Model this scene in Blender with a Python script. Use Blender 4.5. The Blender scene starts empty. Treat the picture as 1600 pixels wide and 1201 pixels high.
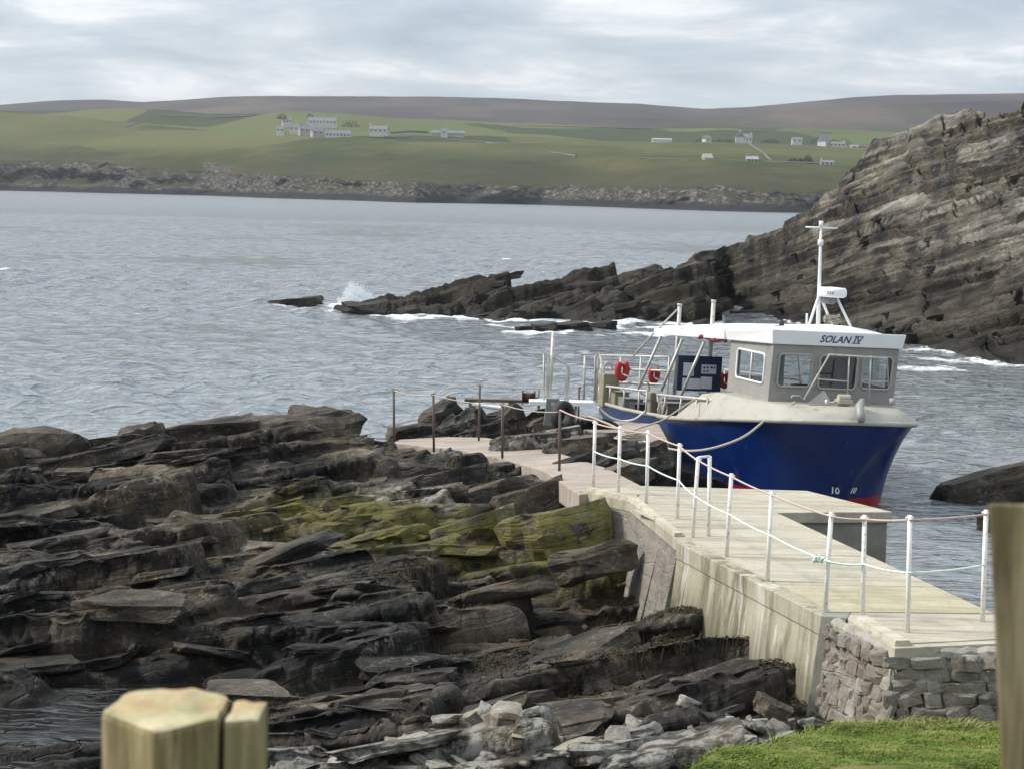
import bpy, bmesh, math, random
import numpy as np
from mathutils import Vector, Matrix

random.seed(7)
SC = bpy.context.scene
COL = SC.collection
R_ = math.radians

# ------------------------------------------------------------------ camera
EYE = 6.2                      # metres above the sea
FPX = 3422.0                   # focal length in pixels of a 1600 px wide frame
PITCH = math.atan(300.5 / FPX)
ROLL = R_(1.3)
CAMROT = Matrix.Rotation(math.pi / 2 - PITCH, 3, 'X') @ Matrix.Rotation(ROLL, 3, 'Z')
cam_data = bpy.data.cameras.new('camera')
cam = bpy.data.objects.new('camera', cam_data)
COL.objects.link(cam)
cam.matrix_world = Matrix.Translation((0, 0, EYE)) @ CAMROT.to_4x4()
cam_data.sensor_width = 36.0
cam_data.lens = FPX / 1600 * 36.0
cam_data.clip_start = 0.1
cam_data.clip_end = 12000
cam_data.dof.use_dof = True
cam_data.dof.focus_distance = 36.0
cam_data.dof.aperture_fstop = 11.0
SC.camera = cam

# ------------------------------------------------------------------ world, sun, exposure
SUN_EL, SUN_AZ = R_(42), R_(-86)        # azimuth measured from +Y towards +X
world = bpy.data.worlds.new('World')
SC.world = world
world.use_nodes = True
wn = world.node_tree
wn.nodes.clear()


def nd(nt, typ, ins=None, **props):
    n = nt.nodes.new(typ)
    for k, v in props.items():
        setattr(n, k, v)
    for k, v in (ins or {}).items():
        s = n.inputs[k]
        if isinstance(v, bpy.types.NodeSocket):
            nt.links.new(v, s)
        else:
            s.default_value = v
    return n


def mth(nt, op, a, b=0.0, c=0.0, clamp=False):
    n = nd(nt, 'ShaderNodeMath', {0: a, 1: b, 2: c}, operation=op)
    n.use_clamp = clamp
    return n.outputs[0]


def mixc(nt, fac, a, b, blend='MIX'):
    n = nt.nodes.new('ShaderNodeMix')
    n.data_type = 'RGBA'
    n.blend_type = blend
    for i, v in ((0, fac), (6, a), (7, b)):
        if isinstance(v, bpy.types.NodeSocket):
            nt.links.new(v, n.inputs[i])
        else:
            n.inputs[i].default_value = (*v, 1) if (i and len(v) == 3) else v
    return n.outputs[2]


def noise(nt, vec, scale, detail=4, rough=0.55, dist=0.0):
    return nd(nt, 'ShaderNodeTexNoise', {'Vector': vec, 'Scale': scale, 'Detail': detail, 'Roughness': rough,
                                         'Distortion': dist}).outputs['Fac']


def rng(nt, v, a, b, c=0.0, d=1.0, smooth=False):
    n = nd(nt, 'ShaderNodeMapRange', {'Value': v, 'From Min': a, 'From Max': b, 'To Min': c, 'To Max': d})
    if smooth:
        n.interpolation_type = 'SMOOTHSTEP'
    return n.outputs[0]


def ramp(nt, fac, stops):
    n = nd(nt, 'ShaderNodeValToRGB', {'Fac': fac})
    e = n.color_ramp.elements
    while len(e) < len(stops):
        e.new(0.5)
    for el, (p, c) in zip(e, stops):
        el.position = p
        el.color = (*c, 1) if len(c) == 3 else c
    return n.outputs['Color']


sky = nd(wn, 'ShaderNodeTexSky', sky_type='NISHITA', sun_disc=False, sun_elevation=SUN_EL,
         sun_rotation=SUN_AZ, air_density=1.0, dust_density=1.5)
tc = nd(wn, 'ShaderNodeTexCoord').outputs['Generated']
sep = nd(wn, 'ShaderNodeSeparateXYZ', {0: tc})
zz = mth(wn, 'MAXIMUM', sep.outputs[2], 0.0)
den = mth(wn, 'ADD', zz, 0.15)
cx = mth(wn, 'DIVIDE', sep.outputs[0], den)
cy = mth(wn, 'DIVIDE', sep.outputs[1], den)
cvec = nd(wn, 'ShaderNodeCombineXYZ', {0: cx, 1: cy, 2: 0.0}).outputs[0]
n1 = noise(wn, cvec, 1.9, 9, 0.60, 0.35)
cvec2 = nd(wn, 'ShaderNodeMapping', {'Vector': cvec, 'Location': (3.1, 7.7, 2.0), 'Scale': (0.55, 1.0, 1)}).outputs[0]
n2 = noise(wn, cvec2, 0.7, 6, 0.55, 0.2)
ccol = ramp(wn, n1, [(0.30, (3.6, 4.3, 5.1)), (0.45, (4.8, 5.45, 6.15)), (0.53, (5.8, 6.3, 6.8)), (0.64, (8.2, 8.4, 8.6))])
cov = rng(wn, n2, 0.36, 0.62, 0.80, 1.0, True)
low = rng(wn, zz, 0.0, 0.05, 0.0, 1.0, True)
ccol = mixc(wn, low, (5.0, 5.55, 5.95), ccol)
# overcast luminance rises towards the zenith
lum = mth(wn, 'ADD', 1.0, mth(wn, 'MULTIPLY', zz, 0.9))
ccol = nd(wn, 'ShaderNodeVectorMath', {0: ccol, 'Scale': lum}, operation='SCALE').outputs[0]
skyc = mixc(wn, cov, sky.outputs[0], ccol)
bg = nd(wn, 'ShaderNodeBackground', {'Color': skyc, 'Strength': 0.095})
wo = nd(wn, 'ShaderNodeOutputWorld', {'Surface': bg.outputs[0]})

sun_d = bpy.data.lights.new('sun', 'SUN')
sun_d.energy = 3.6
sun_d.angle = R_(9)
sun_d.color = (1.0, 0.945, 0.86)
sun = bpy.data.objects.new('sun', sun_d)
COL.objects.link(sun)
sdir = Vector((math.sin(SUN_AZ) * math.cos(SUN_EL), math.cos(SUN_AZ) * math.cos(SUN_EL), math.sin(SUN_EL)))
sun.rotation_euler = sdir.to_track_quat('Z', 'Y').to_euler()
sun.location = (-30, 20, 40)

SC.view_settings.view_transform = 'Standard'
SC.view_settings.look = 'None'
SC.view_settings.exposure = 0.35
SC.view_settings.gamma = 1.0
SC.cycles.use_denoising = True
SC.cycles.denoising_input_passes = 'RGB_ALBEDO_NORMAL'
SC.cycles.denoising_prefilter = 'ACCURATE'
SC.cycles.sample_clamp_direct = 2.0
SC.cycles.sample_clamp_indirect = 1.0

# ------------------------------------------------------------------ helpers
CAMP = Vector((0, 0, EYE))


def ray(px, py):
    return CAMROT @ Vector(((px - 800) / FPX, (600.5 - py) / FPX, -1.0))


def P(px, py, z=None, Y=None):
    """a point of the place, from a direction and a height or a distance"""
    d = ray(px, py)
    k = (z - EYE) / d.z if z is not None else Y / d.y
    return CAMP + d * k


def tag(o, label=None, cat=None, group=None, kind=None):
    if label:
        o['label'] = label
    if cat:
        o['category'] = cat
    if group:
        o['group'] = group
    if kind:
        o['kind'] = kind
    return o


def empty(name, loc=(0, 0, 0), parent=None):
    o = bpy.data.objects.new(name, None)
    o.location = loc
    o.empty_display_size = 0.2
    o.parent = parent
    COL.objects.link(o)
    return o


def link_mesh(name, me, material, parent=None, smooth=False):
    o = bpy.data.objects.new(name, me)
    if material and not me.materials:
        me.materials.append(material)
    o.parent = parent
    COL.objects.link(o)
    if smooth:
        me.polygons.foreach_set('use_smooth', [True] * len(me.polygons))
    return o


def np_mesh(name, verts, quads):
    me = bpy.data.meshes.new(name)
    nv, nq = len(verts), len(quads)
    k = quads.shape[1]
    me.vertices.add(nv)
    me.vertices.foreach_set('co', np.asarray(verts, np.float32).ravel())
    me.loops.add(nq * k)
    me.loops.foreach_set('vertex_index', np.asarray(quads, np.int32).ravel())
    me.polygons.add(nq)
    me.polygons.foreach_set('loop_start', np.arange(0, nq * k, k, dtype=np.int32))
    me.polygons.foreach_set('loop_total', np.full(nq, k, np.int32))
    me.update(calc_edges=True)
    return me


def grid_quads(nr, nc):
    i = np.arange(nr * nc).reshape(nr, nc)
    return np.stack([i[:-1, :-1], i[:-1, 1:], i[1:, 1:], i[1:, :-1]], -1).reshape(-1, 4)


class MB:
    """collects shapes into one mesh"""

    def __init__(self):
        self.v, self.f = [], []

    def add(self, verts, faces):
        b = len(self.v)
        self.v += [tuple(p) for p in verts]
        self.f += [tuple(i + b for i in f) for f in faces]
        return self

    def box(self, c, s, rot=None):
        hx, hy, hz = s[0] / 2, s[1] / 2, s[2] / 2
        pts = [Vector((x, y, z)) for z in (-hz, hz) for x, y in ((-hx, -hy), (hx, -hy), (hx, hy), (-hx, hy))]
        if rot is not None:
            pts = [rot @ p for p in pts]
        c = Vector(c)
        return self.add([p + c for p in pts], [(3, 2, 1, 0), (4, 5, 6, 7), (0, 1, 5, 4), (1, 2, 6, 5), (2, 3, 7, 6), (3, 0, 4, 7)])

    def hexa(self, lo, hi):
        """lo, hi: rings of n points, closed"""
        n = len(lo)
        f = [tuple(reversed(range(n))), tuple(range(n, 2 * n))]
        f += [(i, (i + 1) % n, n + (i + 1) % n, n + i) for i in range(n)]
        return self.add(list(lo) + list(hi), f)

    def prism(self, poly, z0, z1):
        return self.hexa([(p[0], p[1], z0) for p in poly], [(p[0], p[1], z1) for p in poly])

    def tube(self, pts, r, n=8, cap=True):
        pts = [Vector(p) for p in pts]
        rs = r if isinstance(r, (list, tuple)) else [r] * len(pts)
        ref = None
        rings = []
        for i, p in enumerate(pts):
            t = (pts[min(i + 1, len(pts) - 1)] - pts[max(i - 1, 0)])
            t = t.normalized() if t.length > 1e-9 else Vector((0, 0, 1))
            if ref is None:
                ref = t.cross(Vector((0.31, 0.17, 0.93)))
                if ref.length < 1e-3:
                    ref = t.cross(Vector((1, 0, 0)))
            ref = (ref - t * ref.dot(t)).normalized()
            b = t.cross(ref)
            rings.append([p + (ref * math.cos(2 * math.pi * k / n) + b * math.sin(2 * math.pi * k / n)) * rs[i] for k in range(n)])
        b0 = len(self.v)
        vs = [q for rg in rings for q in rg]
        fs = []
        for i in range(len(rings) - 1):
            for k in range(n):
                k2 = (k + 1) % n
                fs.append((i * n + k, i * n + k2, (i + 1) * n + k2, (i + 1) * n + k))
        if cap:
            fs.append(tuple(reversed(range(n))))
            fs.append(tuple((len(rings) - 1) * n + k for k in range(n)))
        return self.add(vs, fs)

    def build(self, name, material, parent=None, smooth=False, bevel=0.0):
        me = bpy.data.meshes.new(name)
        me.from_pydata([tuple(p) for p in self.v], [], self.f)
        bm = bmesh.new()
        bm.from_mesh(me)
        if bevel:
            bmesh.ops.remove_doubles(bm, verts=bm.verts, dist=1e-5)
            ed = [e for e in bm.edges if len(e.link_faces) == 2 and e.calc_face_angle(0) > 0.5]
            bmesh.ops.bevel(bm, geom=ed, offset=bevel, segments=2, affect='EDGES', profile=0.6)
        bmesh.ops.recalc_face_normals(bm, faces=bm.faces)
        bm.to_mesh(me)
        bm.free()
        o = link_mesh(name, me, material, parent, smooth)
        return o


def catenary(a, b, sag, n=14):
    a, b = Vector(a), Vector(b)
    return [a.lerp(b, i / n) - Vector((0, 0, sag * 4 * (i / n) * (1 - i / n))) for i in range(n + 1)]


# ---- numpy noise
def _hash(ix, iy, seed):
    h = (ix.astype(np.int64) * 374761393 + iy.astype(np.int64) * 668265263 + seed * 1274126177) & 0xFFFFFFFF
    h = ((h ^ (h >> 13)) * 1274126177) & 0xFFFFFFFF
    h = ((h ^ (h >> 15)) * 2246822519) & 0xFFFFFFFF
    return ((h ^ (h >> 16)) & 0xFFFFFF) / float(0x1000000)


def vnoise(x, y, seed=0):
    ix, iy = np.floor(x), np.floor(y)
    fx, fy = x - ix, y - iy
    fx, fy = fx * fx * (3 - 2 * fx), fy * fy * (3 - 2 * fy)
    a, b = _hash(ix, iy, seed), _hash(ix + 1, iy, seed)
    c, d = _hash(ix, iy + 1, seed), _hash(ix + 1, iy + 1, seed)
    return (a + (b - a) * fx + (c - a) * fy + (a - b - c + d) * fx * fy) * 2 - 1


def fbm(x, y, octv=4, seed=0, gain=0.5):
    t, a = 0.0, 1.0
    for o in range(octv):
        t = t + a * vnoise(x * 2 ** o + 17.3 * o, y * 2 ** o - 9.1 * o, seed + o)
        a *= gain
    return t


def voronoi(x, y, a, b, ang, seed, warp=0.25, wscale=1.0):
    """nearest jittered cell: centre in world coordinates, three random numbers and edge distance"""
    c, s = math.cos(ang), math.sin(ang)
    wx = x + warp * fbm(x * wscale / a * 1.7, y * wscale / a * 1.7, 3, seed + 50) * a
    wy = y + warp * fbm(x * wscale / a * 1.7 + 31, y * wscale / a * 1.7 + 11, 3, seed + 60) * b
    u, v = (wx * c + wy * s) / a, (-wx * s + wy * c) / b
    iu, iv = np.floor(u), np.floor(v)
    best = np.full(x.shape, 1e9)
    sec = np.full(x.shape, 1e9)
    cu = np.zeros(x.shape)
    cv = np.zeros(x.shape)
    ci = np.zeros(x.shape)
    cj = np.zeros(x.shape)
    for du in (-1, 0, 1):
        for dv in (-1, 0, 1):
            ju, jv = iu + du, iv + dv
            pu = ju + 0.5 + 0.8 * (_hash(ju, jv, seed) - 0.5)
            pv = jv + 0.5 + 0.8 * (_hash(ju, jv, seed + 7) - 0.5)
            d = (u - pu) ** 2 + (v - pv) ** 2
            m = d < best
            sec = np.where(m, best, np.minimum(sec, d))
            best = np.where(m, d, best)
            cu, cv = np.where(m, pu, cu), np.where(m, pv, cv)
            ci, cj = np.where(m, ju, ci), np.where(m, jv, cj)
    X0 = (cu * a) * c - (cv * b) * s
    Y0 = (cu * a) * s + (cv * b) * c
    return X0, Y0, _hash(ci, cj, seed + 1), _hash(ci, cj, seed + 2), _hash(ci, cj, seed + 3), np.sqrt(sec) - np.sqrt(best)


# ------------------------------------------------------------------ materials
def new_mat(name):
    m = bpy.data.materials.new(name)
    m.use_nodes = True
    nt = m.node_tree
    nt.nodes.clear()
    out = nd(nt, 'ShaderNodeOutputMaterial')
    bs = nd(nt, 'ShaderNodeBsdfPrincipled')
    nt.links.new(bs.outputs[0], out.inputs['Surface'])
    pos = nd(nt, 'ShaderNodeNewGeometry').outputs['Position']
    return m, nt, bs, pos


def setp(nt, bs, **kw):
    for k, v in kw.items():
        s = bs.inputs[k.replace('_', ' ')]
        if isinstance(v, bpy.types.NodeSocket):
            nt.links.new(v, s)
        else:
            s.default_value = (*v, 1) if isinstance(v, tuple) and len(v) == 3 and s.type == 'RGBA' else v


def bump(nt, bs, h, strength=0.4, dist=0.02):
    b = nd(nt, 'ShaderNodeBump', {'Height': h, 'Strength': strength, 'Distance': dist})
    nt.links.new(b.outputs[0], bs.inputs['Normal'])


def simple(name, c1, c2=None, scale=6.0, rough=0.6, metal=0.0, bmp=0.0, bscale=40.0, dirt=None, objco=False):
    """two tones mottled by noise, optional dirt tone and relief"""
    m, nt, bs, pos = new_mat(name)
    if objco:
        pos = nd(nt, 'ShaderNodeTexCoord').outputs['Object']
    c2 = c2 or tuple(x * 0.8 for x in c1)
    f = rng(nt, noise(nt, pos, scale, 5, 0.6), 0.3, 0.7)
    col = mixc(nt, f, c1, c2)
    if dirt:
        f2 = rng(nt, noise(nt, pos, scale * 2.3, 6, 0.65), 0.54, 0.68)
        col = mixc(nt, f2, col, dirt)
    setp(nt, bs, Base_Color=col, Roughness=rough, Metallic=metal)
    if bmp:
        bump(nt, bs, noise(nt, pos, bscale, 5, 0.6), bmp, 0.01)
    return m


def near_mask(nt, pos, centres):
    """soft blobs round given places"""
    out = None
    for (c, r) in centres:
        v = nd(nt, 'ShaderNodeVectorMath', {0: pos, 1: c}, operation='DISTANCE').outputs['Value']
        k = rng(nt, v, r * 0.45, r, 1.0, 0.0)
        out = k if out is None else mth(nt, 'MAXIMUM', out, k)
    return out


def rock_mat(name, nrm, cols, ochre, green=(), pale=(), wet_z=None, dark_z=None, sfreq=5.0, relief=0.9, pale_amt=0.5, sw=0.5, along=0.5, wear=0.5):
    m, nt, bs, pos = new_mat(name)
    info = nd(nt, 'ShaderNodeObjectInfo').outputs['Random']
    s = nd(nt, 'ShaderNodeVectorMath', {0: pos, 1: nrm}, operation='DOT_PRODUCT').outputs['Value']
    sp = nd(nt, 'ShaderNodeSeparateXYZ', {0: pos})
    wob = mth(nt, 'MULTIPLY', noise(nt, pos, 0.9, 4, 0.5), 0.35)
    sv = nd(nt, 'ShaderNodeCombineXYZ', {0: mth(nt, 'MULTIPLY', sp.outputs[0], along), 1: mth(nt, 'MULTIPLY', sp.outputs[1], along),
                                         2: mth(nt, 'MULTIPLY', mth(nt, 'ADD', s, wob), sfreq)}).outputs[0]
    strata = noise(nt, sv, 1.6, 6, 0.62)
    fine = noise(nt, sv, 5.5, 4, 0.6)
    big = noise(nt, pos, 0.55, 5, 0.55)
    grain = noise(nt, pos, 24.0, 7, 0.78)
    f = mth(nt, 'ADD', mth(nt, 'MULTIPLY', strata, sw), mth(nt, 'MULTIPLY', grain, 1 - sw))
    f = mth(nt, 'ADD', f, mth(nt, 'MULTIPLY', mth(nt, 'SUBTRACT', info, 0.5), 0.13))
    tone = nd(nt, 'ShaderNodeAttribute', attribute_name='tone').outputs['Fac']
    f = mth(nt, 'ADD', f, mth(nt, 'MULTIPLY', tone, 0.40))
    f = mth(nt, 'ADD', f, mth(nt, 'MULTIPLY', mth(nt, 'SUBTRACT', big, 0.5), 0.50))
    col = ramp(nt, f, [(0.36, cols[0]), (0.49, cols[1]), (0.60, cols[2]), (0.75, cols[3])])
    of = mth(nt, 'MULTIPLY', rng(nt, big, 0.42, 0.60), rng(nt, noise(nt, pos, 3.1, 7, 0.68), 0.38, 0.60))
    col = mixc(nt, mth(nt, 'MULTIPLY', of, 0.75), col, ochre)
    # lichen freckles
    lf = rng(nt, noise(nt, pos, 7.0, 9, 0.80), 0.55, 0.60)
    lf = mth(nt, 'MULTIPLY', lf, rng(nt, noise(nt, pos, 1.1, 4, .6), 0.40, 0.62))
    col = mixc(nt, mth(nt, 'MULTIPLY', lf, 0.7), col, (0.34, 0.325, 0.285))
    # rubbed arrises: the stone is paler where edges wear
    pt_ = nd(nt, 'ShaderNodeNewGeometry').outputs['Pointiness']
    wr_ = mth(nt, 'MULTIPLY', rng(nt, pt_, 0.515, 0.58), rng(nt, noise(nt, pos, 5.0, 5, .65), .35, .6))
    col = mixc(nt, mth(nt, 'MULTIPLY', wr_, wear), col, (0.27, 0.255, 0.225))
    if dark_z:
        z0, z1, dc = dark_z
        df = rng(nt, mth(nt, 'ADD', sp.outputs[2], mth(nt, 'MULTIPLY', mth(nt, 'SUBTRACT', big, 0.5), 5.0)), z0, z1, 0.82, 0.0)
        col = mixc(nt, df, col, mixc(nt, 1.0, col, dc, 'MULTIPLY'))
    if green:
        gm = near_mask(nt, pos, green)
        gn = rng(nt, mth(nt, 'ADD', mth(nt, 'MULTIPLY', noise(nt, pos, 2.3, 9, 0.78), .7), mth(nt, 'MULTIPLY', strata, .3)), 0.445, 0.50)
        gcol = mixc(nt, noise(nt, pos, 6.0, 4, 0.6), (0.050, 0.049, 0.011), (0.29, 0.262, 0.066))
        col = mixc(nt, mth(nt, 'MULTIPLY', mth(nt, 'MULTIPLY', gm, gn), 0.9), col, gcol)
    if pale:
        pm = near_mask(nt, pos, pale)
        pn = rng(nt, noise(nt, pos, 4.2, 6, 0.7), 0.46, 0.58)
        col = mixc(nt, mth(nt, 'MULTIPLY', mth(nt, 'MULTIPLY', pm, pn), pale_amt), col, (0.46, 0.45, 0.41))
    rough = 0.82
    if wet_z is not None:
        wf = rng(nt, mth(nt, 'ADD', sp.outputs[2], mth(nt, 'MULTIPLY', mth(nt, 'SUBTRACT', noise(nt, pos, 1.3, 4), 0.5), 0.9)), wet_z - 0.15, wet_z + 0.35, 1.0, 0.0)
        col = mixc(nt, mth(nt, 'MULTIPLY', wf, 0.65), col, mixc(nt, 1.0, col, (0.38, 0.35, 0.30), 'MULTIPLY'))
        rough = mth(nt, 'SUBTRACT', 0.82, mth(nt, 'MULTIPLY', wf, 0.40))
    setp(nt, bs, Base_Color=col, Roughness=rough)
    bs.inputs['Specular IOR Level'].default_value = 0.3
    # bedding partings and steep joints: thin lines of stretched noise
    pa = rng(nt, mth(nt, 'ABSOLUTE', mth(nt, 'SUBTRACT', noise(nt, sv, 0.9, 2, .5, .15), .5)), 0.0, 0.022)
    jv = nd(nt, 'ShaderNodeMapping', {'Vector': pos, 'Scale': (1.2, 0.9, 0.8), 'Rotation': (0.3, 0.5, .35)}).outputs[0]
    jb = rng(nt, mth(nt, 'ABSOLUTE', mth(nt, 'SUBTRACT', noise(nt, jv, 1.0, 2, .5, .1), .5)), 0.0, 0.016)
    joint = mth(nt, 'MULTIPLY', pa, jb)
    h = mth(nt, 'ADD', mth(nt, 'MULTIPLY', strata, 0.8), mth(nt, 'ADD', mth(nt, 'MULTIPLY', fine, 0.34), mth(nt, 'MULTIPLY', grain, 0.8)))
    h = mth(nt, 'ADD', h, mth(nt, 'MULTIPLY', joint, 0.34))
    bump(nt, bs, h, relief, 0.11)
    return m


M = {}
BED = Vector((-0.26, 0.12, 1.0)).normalized()
g1, g2_, g3_ = P(720, 835, z=0.95), P(930, 850, z=0.95), P(520, 800, z=1.0)
g4_ = P(960, 820, z=1.2)
M['shore_rock'] = rock_mat('shore_rock', BED, [(0.005, 0.005, 0.005), (0.018, 0.017, 0.0155), (0.10, 0.088, 0.070), (0.44, 0.385, 0.30)],
                           (0.155, 0.115, 0.070),
                           green=[(g1, 2.6), (g2_, 2.3), (g3_, 2.2), (g4_, 1.5), (P(820, 850, z=.9), 1.6)],
                           pale=[(P(1050, 1185, z=1.0), 2.0), (P(700, 1185, z=0.8), 2.2), (P(520, 1190, z=.6), 1.5), (P(1230, 1140, z=0.9), 1.0), (P(900, 1190, z=0.9), 1.5),
                                 (P(900, 800, z=1.3), 1.5), (P(640, 770, z=1.2), 1.3), (P(820, 690, z=1.3), 2.0)],
                           wet_z=0.28, sfreq=4.2, pale_amt=0.8, sw=.60, along=.32, wear=.3)
CBED = Vector((-0.40, 0.12, 1.0)).normalized()
M['cliff_rock'] = rock_mat('cliff_rock', CBED, [(0.030, 0.028, 0.025), (0.105, 0.097, 0.084), (0.215, 0.20, 0.172), (0.42, 0.40, 0.35)],
                           (0.13, 0.10, 0.055), wet_z=0.5, dark_z=(2.4, 5.6, (0.12, 0.102, 0.08)), sfreq=2.6, relief=1.0, sw=.72, along=.16, wear=.6)
M['rubble'] = rock_mat('rubble', Vector((0, 0, 1)), [(0.08, 0.073, 0.064), (0.20, 0.184, 0.158), (0.34, 0.316, 0.275), (0.50, 0.475, 0.43)],
                       (0.18, 0.135, 0.09), sfreq=3.0, relief=0.6)
M['bleached'] = rock_mat('bleached', Vector((0, 0, 1)), [(0.06, 0.057, 0.05), (0.20, 0.192, 0.172), (0.40, 0.385, 0.35), (0.60, 0.585, 0.545)],
                         (0.24, 0.19, 0.12), sfreq=3.0, relief=0.6)


def concrete(name, a, b, stain, streak=0.0, line=False):
    m, nt, bs, pos = new_mat(name)
    f = rng(nt, noise(nt, pos, 1.4, 6, 0.62), 0.3, 0.7)
    col = mixc(nt, f, a, b)
    f3 = rng(nt, noise(nt, pos, 14.0, 6, 0.7), 0.35, 0.7)
    col = mixc(nt, mth(nt, 'MULTIPLY', f3, 0.35), col, stain)
    sp = nd(nt, 'ShaderNodeSeparateXYZ', {0: pos})
    if streak:
        sv = nd(nt, 'ShaderNodeMapping', {'Vector': pos, 'Scale': (2.2, 2.2, 0.28)}).outputs[0]
        s1 = rng(nt, noise(nt, sv, .8, 7, 0.66, 0.8), 0.46, 0.60)
        col = mixc(nt, mth(nt, 'MULTIPLY', s1, streak), col, (0.115, 0.105, 0.058))
        s2 = rng(nt, noise(nt, nd(nt, 'ShaderNodeMapping', {'Vector': pos, 'Scale': (2.6, 2.6, 0.3), 'Location': (5, 2, 1)}).outputs[0], 1.0, 7, 0.66, 0.9), 0.55, 0.64)
        col = mixc(nt, mth(nt, 'MULTIPLY', s2, 0.75), col, (0.56, 0.55, 0.50))
        foot = rng(nt, mth(nt, 'ADD', sp.outputs[2], mth(nt, 'MULTIPLY', noise(nt, pos, 3.0, 4), 0.5)), 1.0, 1.5, 1.0, 0.0)
        col = mixc(nt, mth(nt, 'MULTIPLY', foot, 0.75), col, (0.085, 0.080, 0.042))
    else:
        # long brushed marks and damp patches on the walking surface
        sv = nd(nt, 'ShaderNodeMapping', {'Vector': pos, 'Scale': (0.35, 2.4, 1.0)}).outputs[0]
        s1 = rng(nt, noise(nt, sv, 2.0, 6, 0.62), 0.46, 0.64)
        col = mixc(nt, mth(nt, 'MULTIPLY', s1, 0.65), col, stain)
    ck_ = rng(nt, mth(nt, 'ABSOLUTE', mth(nt, 'SUBTRACT', noise(nt, pos, .8, 6, .6, .3), .5)), 0.0, .004)
    col = mixc(nt, mth(nt, 'MULTIPLY', mth(nt, 'SUBTRACT', 1.0, ck_), .5), col, (.10, .09, .065))
    sk_ = rng(nt, noise(nt, pos, 38.0, 4, .7), .60, .68)
    col = mixc(nt, mth(nt, 'MULTIPLY', sk_, .35), col, (.14, .13, .10))
    setp(nt, bs, Base_Color=col, Roughness=0.88)
    bs.inputs['Specular IOR Level'].default_value = 0.25
    bump(nt, bs, mth(nt, 'ADD', noise(nt, pos, 55, 4, 0.65), mth(nt, 'MULTIPLY', noise(nt, pos, 6, 4, 0.6), 1.2)), 0.35, 0.008)
    return m


M['deck'] = concrete('deck', (0.49, 0.452, 0.37), (0.40, 0.366, 0.295), (0.22, 0.198, 0.14))
M['path'] = concrete('path', (0.41, 0.345, 0.30), (0.33, 0.28, 0.24), (0.20, 0.168, 0.137))
M['quay_wall'] = concrete('quay_wall', (0.43, 0.40, 0.32), (0.33, 0.305, 0.23), (0.17, 0.155, 0.09), streak=0.95)
M['end_wall'] = concrete('end_wall', (0.28, 0.275, 0.245), (0.22, 0.215, 0.185), (0.14, 0.135, 0.10))
M['deck_olive'] = concrete('deck_olive', (0.47, 0.43, 0.315), (0.39, 0.355, 0.245), (0.24, 0.215, 0.13))
M['kerb'] = concrete('kerb', (0.58, 0.545, 0.455), (0.48, 0.45, 0.365), (0.30, 0.27, 0.20))
M['mortar'] = simple('mortar', (.34, .32, .275), (.25, .235, .20), 5, .95, bmp=.8, bscale=30, dirt=(.16, .145, .12))
M['white_post'] = simple('white_post', (0.84, 0.83, 0.80), (0.76, 0.745, 0.71), 9, 0.5, dirt=(0.45, 0.38, 0.30))
M['rust_post'] = simple('rust_post', (0.085, 0.062, 0.05), (0.13, 0.09, 0.07), 12, 0.8)
M['rope_pink'] = simple('rope_pink', (0.55, 0.42, 0.38), (0.44, 0.33, 0.29), 30, 0.9, bmp=0.5, bscale=120)
M['rope_green'] = simple('rope_green', (0.55, 0.78, 0.68), (0.72, 0.80, 0.75), 3, 0.8, bmp=0.5, bscale=120)
M['rope_tan'] = simple('rope_tan', (0.46, 0.42, 0.34), (0.34, 0.30, 0.23), 25, 0.9, bmp=0.5, bscale=120)
M['alu'] = simple('alu', (0.52, 0.51, 0.47), (0.42, 0.41, 0.37), 5, 0.5, metal=0.25, dirt=(0.32, 0.29, 0.23))
M['whaleback'] = simple('whaleback', (0.37, 0.357, 0.31), (0.30, 0.288, 0.247), 1.6, 0.6, dirt=(0.25, 0.22, 0.165))
M['cabin_grey'] = simple('cabin_grey', (0.285, 0.278, 0.262), (0.235, 0.228, 0.212), 2.0, 0.5, dirt=(0.20, 0.18, 0.15))
M['white_paint'] = simple('white_paint', (0.80, 0.81, 0.82), (0.74, 0.75, 0.76), 2.0, 0.4)
M['navy_board'] = simple('navy_board', (0.012, 0.018, 0.06), (0.02, 0.028, 0.085), 3, 0.5)
M['paper'] = simple('paper', (0.68, 0.70, 0.76), (0.62, 0.64, 0.70), 8, 0.8)
M['rust_red'] = simple('rust_red', (.075, .022, .018), (.05, .016, .014), 9, .8)
M['red'] = simple('red', (0.42, 0.022, 0.022), (0.30, 0.014, 0.016), 8, 0.6)
M['dark_red'] = simple('dark_red', (0.20, 0.015, 0.025), (0.13, 0.01, 0.02), 8, 0.7)
M['black'] = simple('black', (0.018, 0.018, 0.02), (0.03, 0.03, 0.03), 10, 0.75, bmp=0.3)
M['ink_blue'] = simple('ink_blue', (0.015, 0.04, 0.13), (0.015, 0.04, 0.13), 4, 0.5)
M['grey_steel'] = simple('grey_steel', (0.20, 0.205, 0.20), (0.15, 0.155, 0.15), 6, 0.6, dirt=(0.14, 0.10, 0.07))
M['dark_frame'] = simple('dark_frame', (0.36, 0.355, 0.33), (0.30, 0.295, 0.27), 6, 0.5)
M['interior'] = simple('interior', (0.10, 0.10, 0.10), (0.06, 0.06, 0.06), 3, 0.7)
M['olive_tarp'] = simple('olive_tarp', (0.26, 0.235, 0.165), (0.18, 0.16, 0.11), 5, 0.9, bmp=0.6, bscale=14)


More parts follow.
